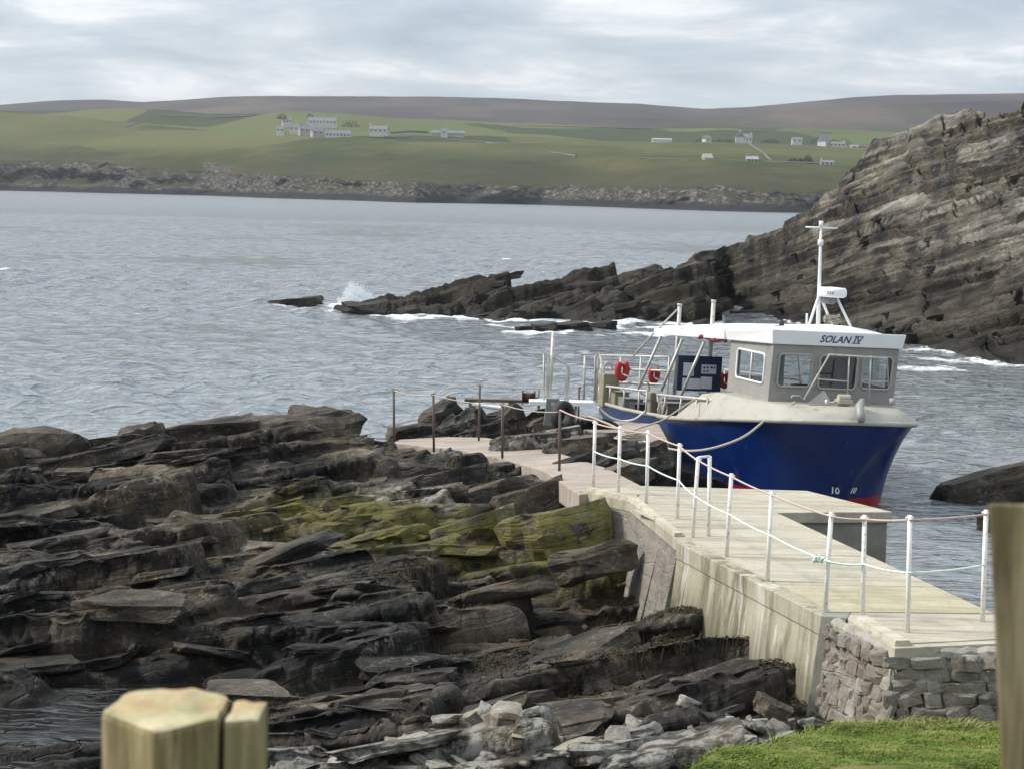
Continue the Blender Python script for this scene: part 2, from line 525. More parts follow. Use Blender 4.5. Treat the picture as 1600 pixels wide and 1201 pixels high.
def hull_mat():
    m, nt, bs, pos = new_mat('hull_paint')
    oc = nd(nt, 'ShaderNodeTexCoord').outputs['Object']
    sp = nd(nt, 'ShaderNodeSeparateXYZ', {0: oc})
    blue = mixc(nt, rng(nt, noise(nt, oc, 1.1, 4), 0.3, 0.7), (0.0014, 0.011, 0.075), (0.0025, 0.020, 0.108))
    scuff = rng(nt, noise(nt, nd(nt, 'ShaderNodeMapping', {'Vector': oc, 'Scale': (0.6, 0.6, 3.0)}).outputs[0], 3.0, 6, 0.7), 0.62, 0.75)
    blue = mixc(nt, mth(nt, 'MULTIPLY', scuff, 0.35), blue, (0.09, 0.12, 0.17))
    run = rng(nt, noise(nt, nd(nt, 'ShaderNodeMapping', {'Vector': oc, 'Scale': (3.5, 3.5, 0.35)}).outputs[0], 2.0, 5, 0.6), 0.62, 0.70)
    blue = mixc(nt, mth(nt, 'MULTIPLY', run, 0.28), blue, (0.13, 0.10, 0.07))
    red = mixc(nt, noise(nt, oc, 6.0, 4), (0.30, 0.012, 0.016), (0.20, 0.01, 0.014))
    f = mth(nt, 'GREATER_THAN', sp.outputs[2], 0.27)
    setp(nt, bs, Base_Color=mixc(nt, f, red, blue), Roughness=0.30)
    bs.inputs['Specular IOR Level'].default_value = 0.25
    bump(nt, bs, noise(nt, oc, 2.2, 3), 0.12, 0.03)
    return m


M['hull'] = hull_mat()


def glass_mat():
    m = bpy.data.materials.new('window_glass')
    m.use_nodes = True
    nt = m.node_tree
    nt.nodes.clear()
    out = nd(nt, 'ShaderNodeOutputMaterial')
    tr = nd(nt, 'ShaderNodeBsdfTransparent', {'Color': (0.66, 0.72, 0.72, 1)})
    gl = nd(nt, 'ShaderNodeBsdfGlossy', {'Color': (1, 1, 1, 1), 'Roughness': 0.03})
    fr = nd(nt, 'ShaderNodeFresnel', {'IOR': 1.6})
    k = mth(nt, 'ADD', mth(nt, 'MULTIPLY', fr.outputs[0], 1.2), 0.04, clamp=True)
    mx = nd(nt, 'ShaderNodeMixShader', {0: k, 1: tr.outputs[0], 2: gl.outputs[0]})
    nt.links.new(mx.outputs[0], out.inputs['Surface'])
    return m


M['glass'] = glass_mat()


def wood_mat(name, a, b, c, axis_scale=(14, 14, 1.2)):
    m, nt, bs, pos = new_mat(name)
    oc = nd(nt, 'ShaderNodeTexCoord').outputs['Object']
    v = nd(nt, 'ShaderNodeMapping', {'Vector': oc, 'Scale': axis_scale}).outputs[0]
    f = noise(nt, v, 3.0, 6, 0.6, 0.4)
    col = ramp(nt, f, [(0.36, a), (0.5, b), (0.64, c)])
    al = rng(nt, noise(nt, oc, 9.0, 5, 0.65), 0.45, 0.65)
    col = mixc(nt, mth(nt, 'MULTIPLY', al, 0.5), col, (0.17, 0.16, 0.06))
    setp(nt, bs, Base_Color=col, Roughness=0.9)
    bump(nt, bs, f, 0.6, 0.006)
    return m


M['post_wood'] = wood_mat('post_wood', (0.10, 0.074, 0.036), (0.21, 0.165, 0.082), (0.34, 0.285, 0.155))
M['post_wood_dark'] = wood_mat('post_wood_dark', (0.14, 0.102, 0.052), (0.25, 0.192, 0.10), (0.38, 0.305, 0.175))


def end_grain():
    m, nt, bs, pos = new_mat('post_end_grain')
    oc = nd(nt, 'ShaderNodeTexCoord').outputs['Object']
    col = ramp(nt, noise(nt, oc, 16, 5, 0.6), [(0.3, (0.19, 0.17, 0.085)), (0.5, (0.34, 0.31, 0.17)), (0.7, (0.48, 0.42, 0.28))])
    f = rng(nt, noise(nt, oc, 11, 3, 0.5), 0.52, 0.6)
    col = mixc(nt, mth(nt, 'MULTIPLY', f, 0.45), col, (0.46, 0.28, 0.15))
    setp(nt, bs, Base_Color=col, Roughness=0.95)
    bump(nt, bs, noise(nt, oc, 40, 5, 0.7), 0.6, 0.006)
    return m


M['end_grain'] = end_grain()

exec_order = []
# =================================================================== STRUCTURE
# ------------------------------------------------------------------ the near rocky shore
CTRL = [(0, 1150, -.35), (150, 1135, -.4), (270, 1135, -.3), (110, 1100, -.2), (30, 1195, .12), (170, 1200, .15), (20, 1165, .15), (300, 1195, .2), (330, 1100, .25),
        (0, 1050, .30), (200, 1050, .35), (420, 1060, .5), (0, 950, .6), (200, 940, .7), (350, 960, .7), (500, 1000, .6), (500, 900, .8),
        (0, 850, .9), (250, 820, 1.0), (450, 830, .95), (0, 760, 1.2), (300, 740, 1.3), (100, 695, 1.45), (230, 700, 1.3), (400, 672, 1.75),
        (520, 690, 1.5), (600, 720, 1.2), (700, 745, 1.12), (800, 745, 1.15), (880, 790, .95), (700, 840, .9), (900, 810, 1.15), (985, 805, 1.3),
        (985, 880, .75), (1040, 900, .72), (700, 940, .6), (900, 975, .36), (970, 985, .36), (1050, 1000, .68), (800, 1005, .5), (1150, 1050, .68),
        (1240, 1105, .75), (900, 1080, .6), (700, 1080, .55), (500, 1100, .45), (450, 1200, .6), (700, 1190, .8), (1000, 1190, .95), (1200, 1150, .95),
        (1265, 1125, .9), (1400, 1130, 1.0), (1550, 1110, 1.05), (1300, 1200, 1.2), (1550, 1200, 1.25), (640, 700, .95), (760, 705, 1.05), (860, 715, 1.2),
        (950, 730, 1.0), (1010, 745, .6), (600, 800, 1.05), (120, 740, 1.25), (600, 950, .65), (350, 880, .85), (850, 900, .7)]
CW = [tuple(P(a, b, z=c)) for a, b, c in CTRL]
CW += [(5.2, 33, -1.2), (7, 36, -1.4), (6.6, 31, -1.2), (7.2, 28, -1.0), (8.5, 25, -.3), (9, 30, -1.5), (3.5, 38, -1.0), (3.6, 42, -1.2), (2.6, 40, -.1),
       (-1.2, 46.5, 1.25), (0.3, 46.8, 1.35), (1.1, 45.2, 1.2), (2.2, 46.3, .95), (3.2, 47.5, -.8), (-2.6, 46.5, .75), (-3.4, 48, -.7), (0, 49.5, -.7), (2, 50.5, -1.2),
       (-5, 44.2, .0), (-4, 45.2, .1), (-9, 43.5, -.2), (-12, 43, -.3), (-14, 38, 1.0), (-14, 30, .6), (-14, 24, .2), (-14, 46, -1.2), (-6, 49, -1.4), (-10, 49, -1.4), (4, 54, -1.5), (-2, 53, -1.5),
       (6, 19, 1.4), (8, 21, 1.4), (10, 20, 1.4), (-3, 19, .75), (-8, 19, .4), (-13, 19, .4), (2, 18, 1.1), (-13, 52, -1.5), (7, 52, -1.5), (7, 45, -1.5)]
CW = np.array(CW)


def shore_base(x, y):
    num = np.zeros(np.shape(x))
    den = np.zeros(np.shape(x))
    for cx_, cy_, cz_ in CW:
        d2 = (x - cx_) ** 2 * 1.25 + (y - cy_) ** 2 * 0.75
        w = 1.0 / (d2 + 0.12) ** 2.1
        num += w * cz_
        den += w
    return num / den


TONE = {}


def rockify(x, y, base, g, levels, seed, fb=0.03):
    """tilted bed slabs broken along joints; levels = (a, b, angle, offset amplitude, tilt jitter)"""
    a, b, ang, amp, tj = levels[0]
    X0, Y0, r1, r2, r3, e = voronoi(x, y, a, b, ang, seed, 0.32)
    dx, dy = x - X0, y - Y0
    z = base(X0, Y0) + (g[0] + tj * (r1 - .5)) * dx + (g[1] + tj * (r2 - .5)) * dy + amp * (r3 - .5)
    z0 = base(x, y)
    z = z0 + np.clip(z - z0, -0.75 * b - 0.15, 0.55 * b + 0.1) * 0.88
    z -= 0.16 * b * np.exp(-(e / 0.05) ** 2)
    tone = .6 * (r2 - .5)
    for k, (a, b, ang, amp, tj) in enumerate(levels[1:]):
        X0, Y0, r1, r2, r3, e = voronoi(x, y, a, b, ang, seed + 11 * (k + 1), 0.30)
        z += amp * (r3 - .5) + tj * ((r1 - .5) * (x - X0) + (r2 - .5) * (y - Y0))
        z -= 0.22 * amp * np.exp(-(e / 0.06) ** 2)
        tone = tone + (.30, .0)[k] * (r2 - .5)
    z += fb * fbm(x * 1.3, y * 1.3, 5, seed + 90)
    z += fb * 0.4 * fbm(x * 9, y * 9, 3, seed + 95)
    TONE[seed] = tone
    return z


def terrace(z, x, y, g, steps, seed, lo=.35, hi=.95):
    s = z - g[0] * x - g[1] * y + .22 * steps[0][0] * fbm(x / 3.0, y / 3.0, 3, seed)
    s0 = s.copy()
    for k, (T, A) in enumerate(steps):
        A = A * np.clip(.75 + .9 * vnoise(x / 2.7 + 5 * k, y / 2.7, seed + 7 + k), 0, 1.15)
        p = s / T + .37 * k
        fr = p - np.floor(p)
        u = np.clip((fr - lo) / (hi - lo), 0, 1)
        s = s + T * (u * u * (3 - 2 * u) - fr) * A
    return z + s - s0


SG = (0.17, -0.13)
SHORE_LV = [(3.0, 0.74, 0.15, 0.30, 0.30), (1.15, 0.33, 0.19, 0.14, 0.26), (0.42, 0.15, 0.10, 0.035, 0.18)]
STEP, STEPY = 0.040, 0.022
gx = np.arange(-13.6, 6.6, STEP)
gy = np.arange(19.0, 51.5, STEPY)
GX, GY = np.meshgrid(gx, gy)


def soft(Z, n=1):
    for _ in range(n):
        Zp = np.pad(Z, 1, mode='edge')
        Z = 0.5 * Z + 0.125 * (Zp[:-2, 1:-1] + Zp[2:, 1:-1] + Zp[1:-1, :-2] + Zp[1:-1, 2:])
    return Z


SHORE_Z = rockify(GX, GY, shore_base, SG, SHORE_LV, 3, 0.03)
SHORE_Z = terrace(SHORE_Z, GX, GY, (.16, -.10), [(.26, .65), (.10, .8)], 400)
for _ in range(3):
    SHORE_Z[1:-1] = .5 * SHORE_Z[1:-1] + .25 * (SHORE_Z[:-2] + SHORE_Z[2:])
    if _ < 2:
        SHORE_Z[:, 1:-1] = .5 * SHORE_Z[:, 1:-1] + .25 * (SHORE_Z[:, :-2] + SHORE_Z[:, 2:])
SHORE_Z = SHORE_Z - .55 * np.exp(-((GX + 5.1) / 1.5) ** 2 - ((GY - 24.7) / 1.25) ** 2)
# keep the rock below the concrete of the jetty, the path and the turf
DECK_Z = 1.65


def seg_side(x, y, ax, ay, bx, by):
    return (bx - ax) * (y - ay) - (by - ay) * (x - ax)


def inside(poly, x, y):
    r = np.zeros(np.shape(x), bool)
    n = len(poly)
    for i in range(n):
        x1, y1 = poly[i][:2]
        x2, y2 = poly[(i + 1) % n][:2]
        c = ((y1 > y) != (y2 > y)) & (x < (x2 - x1) * (y - y1) / (y2 - y1 + 1e-12) + x1)
        r ^= c
    return r


w2 = lambda px, py, z: tuple(P(px, py, z=z))
DECK = [w2(905, 765, DECK_Z), w2(985, 783, DECK_Z), w2(1055, 840, DECK_Z), w2(1062, 846, DECK_Z), w2(1290, 962, DECK_Z), w2(1322, 964, DECK_Z), w2(1398, 1012, DECK_Z),
        w2(1560, 1004, DECK_Z), (7.6, 22.35, DECK_Z), (7.4, 23.3, DECK_Z), w2(1560, 962, DECK_Z), w2(1212, 800, DECK_Z), w2(1395, 799, DECK_Z), w2(1262, 766, DECK_Z), w2(1100, 761, DECK_Z), w2(1000, 758, DECK_Z)]
PATH = [w2(905, 772, 1.62), w2(850, 735, 1.36), w2(785, 716, 1.22), w2(720, 703, 1.14), w2(612, 691, 1.08), w2(625, 686, 1.07), w2(700, 682, 1.08), w2(760, 683, 1.12), w2(815, 694, 1.2), w2(870, 706, 1.28), w2(950, 731, 1.45), w2(1010, 762, 1.64)]
path_poly = [(p[0], p[1]) for p in PATH]
deck_poly = [(p[0], p[1]) for p in DECK]
m_ = inside(deck_poly, GX, GY)
SHORE_Z = np.where(m_, np.minimum(SHORE_Z, 0.9), SHORE_Z)
m_ = inside(path_poly, GX, GY)
SHORE_Z = np.where(m_, np.minimum(SHORE_Z, 0.85), SHORE_Z)
# in front of the quay wall nothing may climb over it
mm = inside([(2.25, 28.9), (3.5, 23.75), (3.2, 23.2), (1.4, 28.7)], GX, GY)
SHORE_Z = np.where(mm, np.minimum(SHORE_Z, 0.95), SHORE_Z)
mm = (GX > 3.05) & (GY < 24.2)
SHORE_Z = np.where(mm, np.minimum(SHORE_Z, .62), SHORE_Z)
mm = (GX > 2.2) & (GX <= 3.05) & (GY < 22.4)
SHORE_Z = np.where(mm, np.minimum(SHORE_Z, .62 + (3.05 - GX) * .5), SHORE_Z)
# the view over the path from the shore: rock on the near side stays under the path edge
mm = inside([(-2.9, 44.9), (0.9, 37.6), (1.1, 33.8), (0.4, 33.5), (-0.7, 36.4), (-3.6, 41.0), (-4.0, 43.4)], GX, GY)
SHORE_Z = np.where(mm, np.minimum(SHORE_Z, np.interp(GY, [33, 38, 44], [1.10, .97, .84]) + .10 * fbm(GX * 1.5, GY * 1.5, 3, 77) + .12 * (_hash(np.floor(GX * 1.6 + GY * .7), np.floor(GY * 2.4), 78) - .5)), SHORE_Z)


def shore_height(x, y):
    i = int(np.clip((y - gy[0]) / STEPY, 0, len(gy) - 1))
    j = int(np.clip((x - gx[0]) / STEP, 0, len(gx) - 1))
    return float(SHORE_Z[i, j])


# the broken edges: each thin bed stands out or falls back on the risers
bs0 = SHORE_Z - .16 * GX + .10 * GY + .05 * fbm(GX / 1.3, GY / 1.3, 3, 410)
PUSH = np.zeros(GX.shape)
for T_, L_, A_ in ((.15, 1.9, .12), (.06, 1.0, .06), (.027, .55, .026)):
    bi = np.floor(bs0 / T_)
    PUSH += A_ * (_hash(bi, np.floor(GX / L_ + 5 * _hash(bi, bi * 0, 411)), 412) - .5) * 2
sy_, sx_ = np.gradient(SHORE_Z, STEPY, STEP)
PUSH *= np.clip(np.abs(sy_) / (np.abs(sy_) + 1.4 * np.abs(sx_) + .25), 0, 1) ** 1.5
keep = (np.abs(GX) < .25 * GY + 2.6) & (SHORE_Z > -.7)
q = grid_quads(*GX.shape)
q = q[keep.ravel()[q].all(1)]
used = np.unique(q)
remap = np.zeros(GX.size, np.int64)
remap[used] = np.arange(len(used))
me = np_mesh('rocky_shore', np.stack([GX, GY - PUSH * np.clip((SHORE_Z - .1) / .2, 0, 1), SHORE_Z], -1).reshape(-1, 3)[used], remap[q])
me.attributes.new('tone', 'FLOAT', 'POINT').data.foreach_set('value', TONE[3].ravel()[used].astype(np.float32))
shore = link_mesh('rocky_shore', me, M['shore_rock'])
tag(shore, kind='structure')


# ------------------------------------------------------------------ loose slabs and boulders (pieces of the shore and the cliff)
def slab_mesh(name, seed, flat=0.3, cuts=3, layers=4, rough=0.075):
    rnd = random.Random(seed)
    bm = bmesh.new()
    for i in range(26):
        a = rnd.uniform(0, 2 * math.pi)
        k = rnd.choice((-1, 1)) * rnd.uniform(0.55, 1.0)
        rr = rnd.uniform(0.8, 1.0) * (1.0 if abs(k) < 0.9 else 0.86)
        ex = 0.62
        c, s = math.cos(a), math.sin(a)
        x = math.copysign(abs(c) ** ex, c) * rr * 0.5
        y = math.copysign(abs(s) ** ex, s) * rr * 0.5
        bm.verts.new((x, y, k * 0.5 * flat))
    res = bmesh.ops.convex_hull(bm, input=bm.verts)
    junk = [e for e in res['geom_interior'] if isinstance(e, bmesh.types.BMVert)]
    bmesh.ops.delete(bm, geom=junk, context='VERTS')
    bmesh.ops.triangulate(bm, faces=bm.faces)
    bmesh.ops.subdivide_edges(bm, edges=bm.edges, cuts=cuts, use_grid_fill=True)
    kx = rnd.uniform(-.35, .35)
    offs = [(rnd.uniform(-1, 1), rnd.uniform(-1, 1)) for _ in range(12)]
    for v in bm.verts:
        q = int((v.co.z / flat + 0.5 + 0.06 * math.sin(5 * v.co.x + seed)) * layers)
        ox, oy = offs[q % 12]
        n = vnoise(np.array([v.co.x * 5 + seed]), np.array([v.co.y * 5 + v.co.z * 7]), seed)[0]
        lf = vnoise(np.array([v.co.x * 2.2 + seed]), np.array([v.co.y * 2.2 + v.co.z * 2 + 9]), seed + 5)[0]
        v.co.x *= 1 + 0.06 * ox + rough * n + .10 * lf
        v.co.y *= (1 + 0.06 * oy + rough * n - .12 * lf) * (1 + kx * v.co.x)
        v.co.z *= 1 - .5 * kx * v.co.y + .25 * lf
        v.co.z += rough * 0.6 * flat * vnoise(np.array([v.co.x * 6]), np.array([v.co.y * 6 + seed]), seed + 3)[0]
    me = bpy.data.meshes.new(name)
    bm.to_mesh(me)
    bm.free()
    return me


SLABS = [slab_mesh('rock_slab', 100 + i, random.uniform(0.2, 0.38)) for i in range(9)]
BOULD = [slab_mesh('boulder', 300 + i, random.uniform(0.55, 0.8), 3, 5, 0.09) for i in range(7)]
for m__ in SLABS + BOULD:
    m__.materials.append(M['shore_rock'])


def put_piece(name, mesh, loc, size, rz, tilt, parent, material=None):
    o = bpy.data.objects.new(name, mesh)
    COL.objects.link(o)
    o.parent = parent
    o.location = loc
    o.scale = size
    nz = Vector((-tilt[0], -tilt[1], 1)).normalized()
    q = Vector((0, 0, 1)).rotation_difference(nz)
    o.rotation_mode = 'QUATERNION'
    o.rotation_quaternion = q @ Matrix.Rotation(rz, 3, 'Z').to_quaternion()
    if material:
        o.material_slots[0].link = 'OBJECT'
        o.material_slots[0].material = material
    return o


# the big crest rocks that stand against the sea: (px, py of foot, distance, length, depth, height, yaw, tilt)
rnd = random.Random(5)
for (px, py, Y, L, W, H, rz, tx, ty) in [
        (80, 706, 39.6, 2.5, 1.4, 0.9, 0.05, .06, -.05), (20, 722, 39.0, 1.6, 1.2, .8, .3, .1, -.1), (215, 695, 39.8, .95, .9, .85, .2, .05, 0),
        (430, 676, 41.0, 3.5, 1.7, 1.15, .04, .10, -.06), (330, 686, 40.6, 2.2, 1.5, .85, .1, .16, -.05), (505, 672, 41.2, 1.5, 1.3, 1.0, 0, .03, -.05),
        (460, 706, 39.3, 1.8, 1.0, .5, .12, .14, -.2), (140, 722, 38.2, 3.2, .8, .42, .20, .30, -.25), (552, 700, 41.2, .9, .9, .5, .3, .25, -.1),
        (560, 726, 40.2, 1.1, 1.0, .55, .4, .28, -.2), (530, 712, 39.6, 1.2, .8, .5, .2, .2, -.1), (310, 715, 38.2, 2.3, .9, .34, .08, .10, -.22),
        (690, 655, 47.5, 1.0, .9, .75, .9, .5, .1), (740, 668, 46.6, .9, .7, .9, 1.1, .6, 0), (790, 662, 46.8, 1.1, .8, .8, .9, .5, 0), (845, 668, 46.0, .8, .7, .6, .7, .4, 0),
        (710, 672, 46.8, .8, .6, .7, 1.0, .55, 0), (770, 680, 45.6, .9, .5, .5, .8, .5, -.1), (650, 672, 47.0, 1.3, .8, .35, .1, .15, 0),
        (820, 690, 42.6, 1.5, .9, .42, .1, .12, -.1), (900, 700, 41.6, 1.4, .9, .5, .1, .2, -.1), (870, 682, 43.4, 1.1, .8, .45, .1, .2, -.1), (960, 722, 39.6, 1.2, .9, .55, .3, .3, 0),
        (1010, 715, 41.0, .9, .8, .6, .3, .2, 0), (985, 738, 37.6, .9, .7, .5, .3, .25, 0), (890, 728, 39.4, 1.3, .7, .4, .2, .3, -.1),
        (690, 757, 39.2, 1.9, .8, .42, .12, .2, -.25), (780, 768, 37.6, 1.7, .8, .5, .22, .34, -.2), (830, 785, 36.0, 1.3, .8, .5, .25, .34, -.2), (640, 756, 39.8, 1.4, .7, .4, .15, .26, -.2),
        (720, 788, 36.6, 1.5, .6, .34, .25, .3, -.15), (740, 830, 33.4, 1.5, .9, .4, .3, .35, -.25), (880, 845, 32.6, 2.0, 1.4, .95, .36, .30, -.40), (930, 880, 30.6, 1.3, .9, .6, .32, .30, -.3), (960, 812, 33.2, 1.2, .9, .55, .3, .3, -.3), (620, 868, 31.6, 1.1, .7, .4, .1, .15, -.2)]:
    p = P(px, py, Y=Y)
    put_piece('rock_slab', rnd.choice(SLABS if H / L < 0.45 else BOULD), p, (L, W, H / (0.3 if H / L < 0.45 else 0.68)), rz, (tx, ty), shore)

# scattered ledge slabs over the whole shore
n = 0
tries = 0
while n < 275 and tries < 7000:
    tries += 1
    D = 20.3 + 20 * rnd.random() ** 1.25
    x = rnd.uniform(-0.245 * D, min(0.245 * D, 2.9))
    if inside(deck_poly, np.array([x]), np.array([D]))[0] or inside(path_poly, np.array([x]), np.array([D]))[0]:
        continue
    if D > 33 and x > -1.0 + (40 - D) * 0.2:
        continue
    if x > 1.3 + (28.9 - D) * 0.25 and D < 33:
        continue
    if x > 1.2 and D < 22.6:
        continue
    z = shore_height(x, D)
    if z < 0.05 or (abs(x + 5.1) < 1.5 and abs(D - 24.7) < 1.3):
        continue
    if z > shore_base(np.array([x]), np.array([D]))[0] + 0.18:
        continue
    L = 0.30 + 1.5 * rnd.random() ** 2.2
    th = L * rnd.uniform(0.07, 0.20)
    flat = rnd.random() < 0.72
    put_piece('rock_slab' if flat else 'boulder', rnd.choice(SLABS if flat else BOULD), (x, D, z + th * 0.12),
              (L, L * rnd.uniform(0.4, 0.75), th / 0.3 if flat else th / 0.5), rnd.gauss(0.2, 0.35),
              (SG[0] + rnd.gauss(0, .14), SG[1] + rnd.gauss(-0.03, .14)), shore)
    n += 1

# bleached stones along the turf edge
for k in range(110):
    px = rnd.uniform(430, 1300)
    py = np.interp(px, [430, 700, 900, 1100, 1300], [1185, 1165, 1152, 1128, 1100]) + rnd.uniform(-26, 44)
    p = P(px, py, z=0.85)
    z = shore_height(p.x, p.y)
    s = 0.07 + 0.26 * rnd.random() ** 2.4
    put_piece('beach_stone', rnd.choice(BOULD + SLABS), (p.x, p.y, z + s * 0.15), (s * rnd.uniform(1, 1.8), s * rnd.uniform(.8, 1.1), s * rnd.uniform(.8, 1.3)), rnd.uniform(0, 3), (rnd.gauss(.1, .3), rnd.gauss(0, .3)), shore, M['bleached'] if rnd.random() < .8 else None)

# ------------------------------------------------------------------ the headland across the inlet
ck = np.array([  # X, waterline Y, crest Y, crest z
    (-9.0, 113.0, 113.5, -1.5), (-7.3, 110.2, 111.6, 0.3), (-6.4, 108.6, 111.5, 1.25), (-5.6, 108.2, 112, 1.55), (-2.4, 107.6, 112.2, 2.0), (-1.6, 107.8, 112.3, 1.85), (1.0, 107.6, 112.6, 2.05), (2.6, 107.6, 112.8, 2.3), (3.2, 107.6, 112.8, 2.65),
    (5.0, 107.4, 113, 3.1), (5.4, 107.4, 113, 2.75), (7.8, 107.0, 113.4, 3.45), (9.3, 107.2, 114, 4.15), (10.1, 108.5, 115, 4.05), (10.6, 112, 118, 3.5), (11.3, 122, 125.5, 3.4), (12.6, 126, 129.5, 3.9),
    (13.4, 117, 121.5, 4.1), (14.56, 104, 112, 5.28), (15.85, 99.2, 108.5, 6.56), (16.15, 98.6, 108, 7.3), (17.3, 95, 105, 8.6), (18.06, 92, 102, 9.2), (19.2, 86, 95, 9.8), (20.8, 81.5, 90, 10.25), (23.5, 77, 86, 11), (28, 73, 83, 12)])


ck[(ck[:, 0] > -6.6) & (ck[:, 0] < 8.5), 3] *= .88


def cliff_base(x, y):
    yw = np.interp(x, ck[:, 0], ck[:, 1])
    yc = np.interp(x, ck[:, 0], ck[:, 2])
    zc = np.interp(x, ck[:, 0], ck[:, 3])
    t = (y - yw) / (yc - yw)
    front = zc * np.clip(t, 0, 1) ** 0.82
    z = np.where(t < 0, (y - yw) * 0.35, np.where(t > 1, zc - (y - yc) * 0.75, front))
    return np.maximum(z, -2.5)


CS = 0.085
cxs = np.arange(-10.5, 13.2, CS)
cys = np.arange(102, 134, CS)
CX, CY = np.meshgrid(cxs, cys)
CG = (0.25, -0.12)
CLV = [(4.6, 1.0, 0.0, 0.26, 0.16), (1.6, 0.5, 0.08, 0.26, 0.25), (0.5, 0.2, 0.05, 0.13, 0.25)]
CZ = rockify(CX, CY, cliff_base, CG, CLV, 21, 0.10)
CZ = terrace(CZ, CX, CY, (.34, -.06), [(.9, .7), (.4, .8), (.17, .7)], 430)
CZ = soft(CZ, 1)
keep = (CZ > -0.9)
q = grid_quads(*CX.shape)
kq = keep.ravel()[q].any(1)
q = q[kq]
used = np.unique(q)
remap = np.zeros(CX.size, np.int64)
remap[used] = np.arange(len(used))
me = np_mesh('headland', np.stack([CX, CY, CZ], -1).reshape(-1, 3)[used], remap[q])
me.attributes.new('tone', 'FLOAT', 'POINT').data.foreach_set('value', TONE[21].ravel()[used].astype(np.float32))
head = link_mesh('headland', me, M['cliff_rock'])
tag(head, kind='structure')


# the high face: a sheet pushed out and in bed by bed, block by block, so that ledges overhang
fx = np.arange(11.6, 27.6, .058)
ft = np.concatenate([np.linspace(-.12, 1.0, 270), np.linspace(1.0, 2.6, 60)[1:]])
FXg, FTg = np.meshgrid(fx, ft)
ywg, ycg, zcg = (np.interp(FXg, ck[:, 0], ck[:, k_]) for k_ in (1, 2, 3))
# ease the plan curves so the wall turns without kinks
kern = np.ones(23) / 23
sm = lambda a: np.convolve(np.pad(a, 11, mode='edge'), kern, 'valid')
yw1, yc1, zc1 = sm(ywg[0]), sm(ycg[0]), zcg[0] + .55 * (_hash(np.floor(fx / 1.7 + .3 * np.sin(fx * 3)), fx * 0, 390) - .5) + .3 * (_hash(np.floor(fx / .6), fx * 0, 391) - .5)
FYg = yw1[None] + FTg * (yc1 - yw1)[None]
tt_ = np.clip(FTg, 0, 1)
FZg = zc1[None] * (1.15 * tt_ - .15 * tt_ ** 3) + np.where(FTg < 0, FTg * 9, 0) - np.clip(FTg - 1, 0, 9) * 2.2
FYg = FYg + .8 * fbm(FXg / 6.5, FZg / 6.0, 2, 311)
bs_ = FZg - .40 * FXg + .05 * FYg + .20 * fbm(FXg / 5.5, FZg / 4.5, 2, 313)
bs_ = bs_ + .55 * vnoise(bs_ * .8, bs_ * 0 + 4, 315) + .22 * vnoise(bs_ * 2.1, FXg / 9, 316)
al_ = FXg + .35 * FZg
push = np.zeros(FXg.shape)
ftone = np.zeros(FXg.shape)
for k_, (T_, L_, A_) in enumerate([(1.2, 5.0, 1.2), (.47, 2.4, .85), (.20, 1.2, .45), (.09, .6, .17)]):
    p_ = bs_ / T_ + .31 * k_ + .12 * fbm(FXg / (L_ * .7), FZg / (L_ * .7), 2, 320 + k_)
    bi = np.floor(p_)
    fr_ = p_ - bi
    u_ = al_ / (L_ * (.6 + .8 * _hash(bi, bi * 0, 330 + k_))) + 7 * _hash(bi, bi * 0 + 3, 331 + k_) + .15 * vnoise(FXg * 2, FZg * 2, 340 + k_)
    ui = np.floor(u_)
    h1, h2, h3 = _hash(bi, ui, 332 + k_), _hash(bi, ui, 333 + k_), _hash(bi, ui, 334 + k_)
    push += A_ * (.65 * (h1 - .5) + .75 * (_hash(bi, bi * 0 + 9, 337 + k_) - .5) + (1.1 * h2 - .2) * (fr_ - .5) + .35 * (h3 - .5) * (u_ - ui - .5))
    ftone += (.3, .5, .5, .35)[k_] * (h3 - .5) + (.3, .5, .5, .4)[k_] * (_hash(bi, bi * 0 + 5, 338 + k_) - .5)
push += .12 * fbm(FXg * 1.4, FZg * 1.4 + FYg * .5, 5, 360)
push *= np.clip((FTg + .12) / .12, 0, 1) * np.where(FTg > 1, np.clip(1.6 - FTg, .2, 1), 1)
FPx, FPy, FPz = FXg - .12 * push, FYg - .80 * push, FZg + .42 * push
me = np_mesh('cliff_face', np.stack([FPx, FPy, FPz], -1).reshape(-1, 3), grid_quads(*FXg.shape))
me.attributes.new('tone', 'FLOAT', 'POINT').data.foreach_set('value', ftone.ravel().astype(np.float32))
cface = link_mesh('cliff_face', me, M['cliff_rock'], head)


def cliff_height(x, y):
    i = int(np.clip((y - cys[0]) / CS, 0, len(cys) - 1))
    j = int(np.clip((x - cxs[0]) / CS, 0, len(cxs) - 1))
    return float(CZ[i, j])


for k in range(55):
    x = rnd.uniform(-5.5, 11)
    t = rnd.random() ** 1.4
    y = float(np.interp(x, ck[:, 0], ck[:, 1]) + t * (np.interp(x, ck[:, 0], ck[:, 2]) - np.interp(x, ck[:, 0], ck[:, 1])))
    z = cliff_height(x, y)
    L = 0.5 + 1.1 * rnd.random() ** 1.8
    th = L * rnd.uniform(.25, .42)
    fl = rnd.random() < 0.7
    put_piece('rock_slab' if fl else 'boulder', rnd.choice(SLABS if fl else BOULD), (x, y, z), (L, L * .6, th / (.3 if fl else .6)), rnd.gauss(0, .3),
              (CG[0] + rnd.gauss(0, .12), CG[1] + rnd.gauss(-.1, .15)), head, M['cliff_rock'])


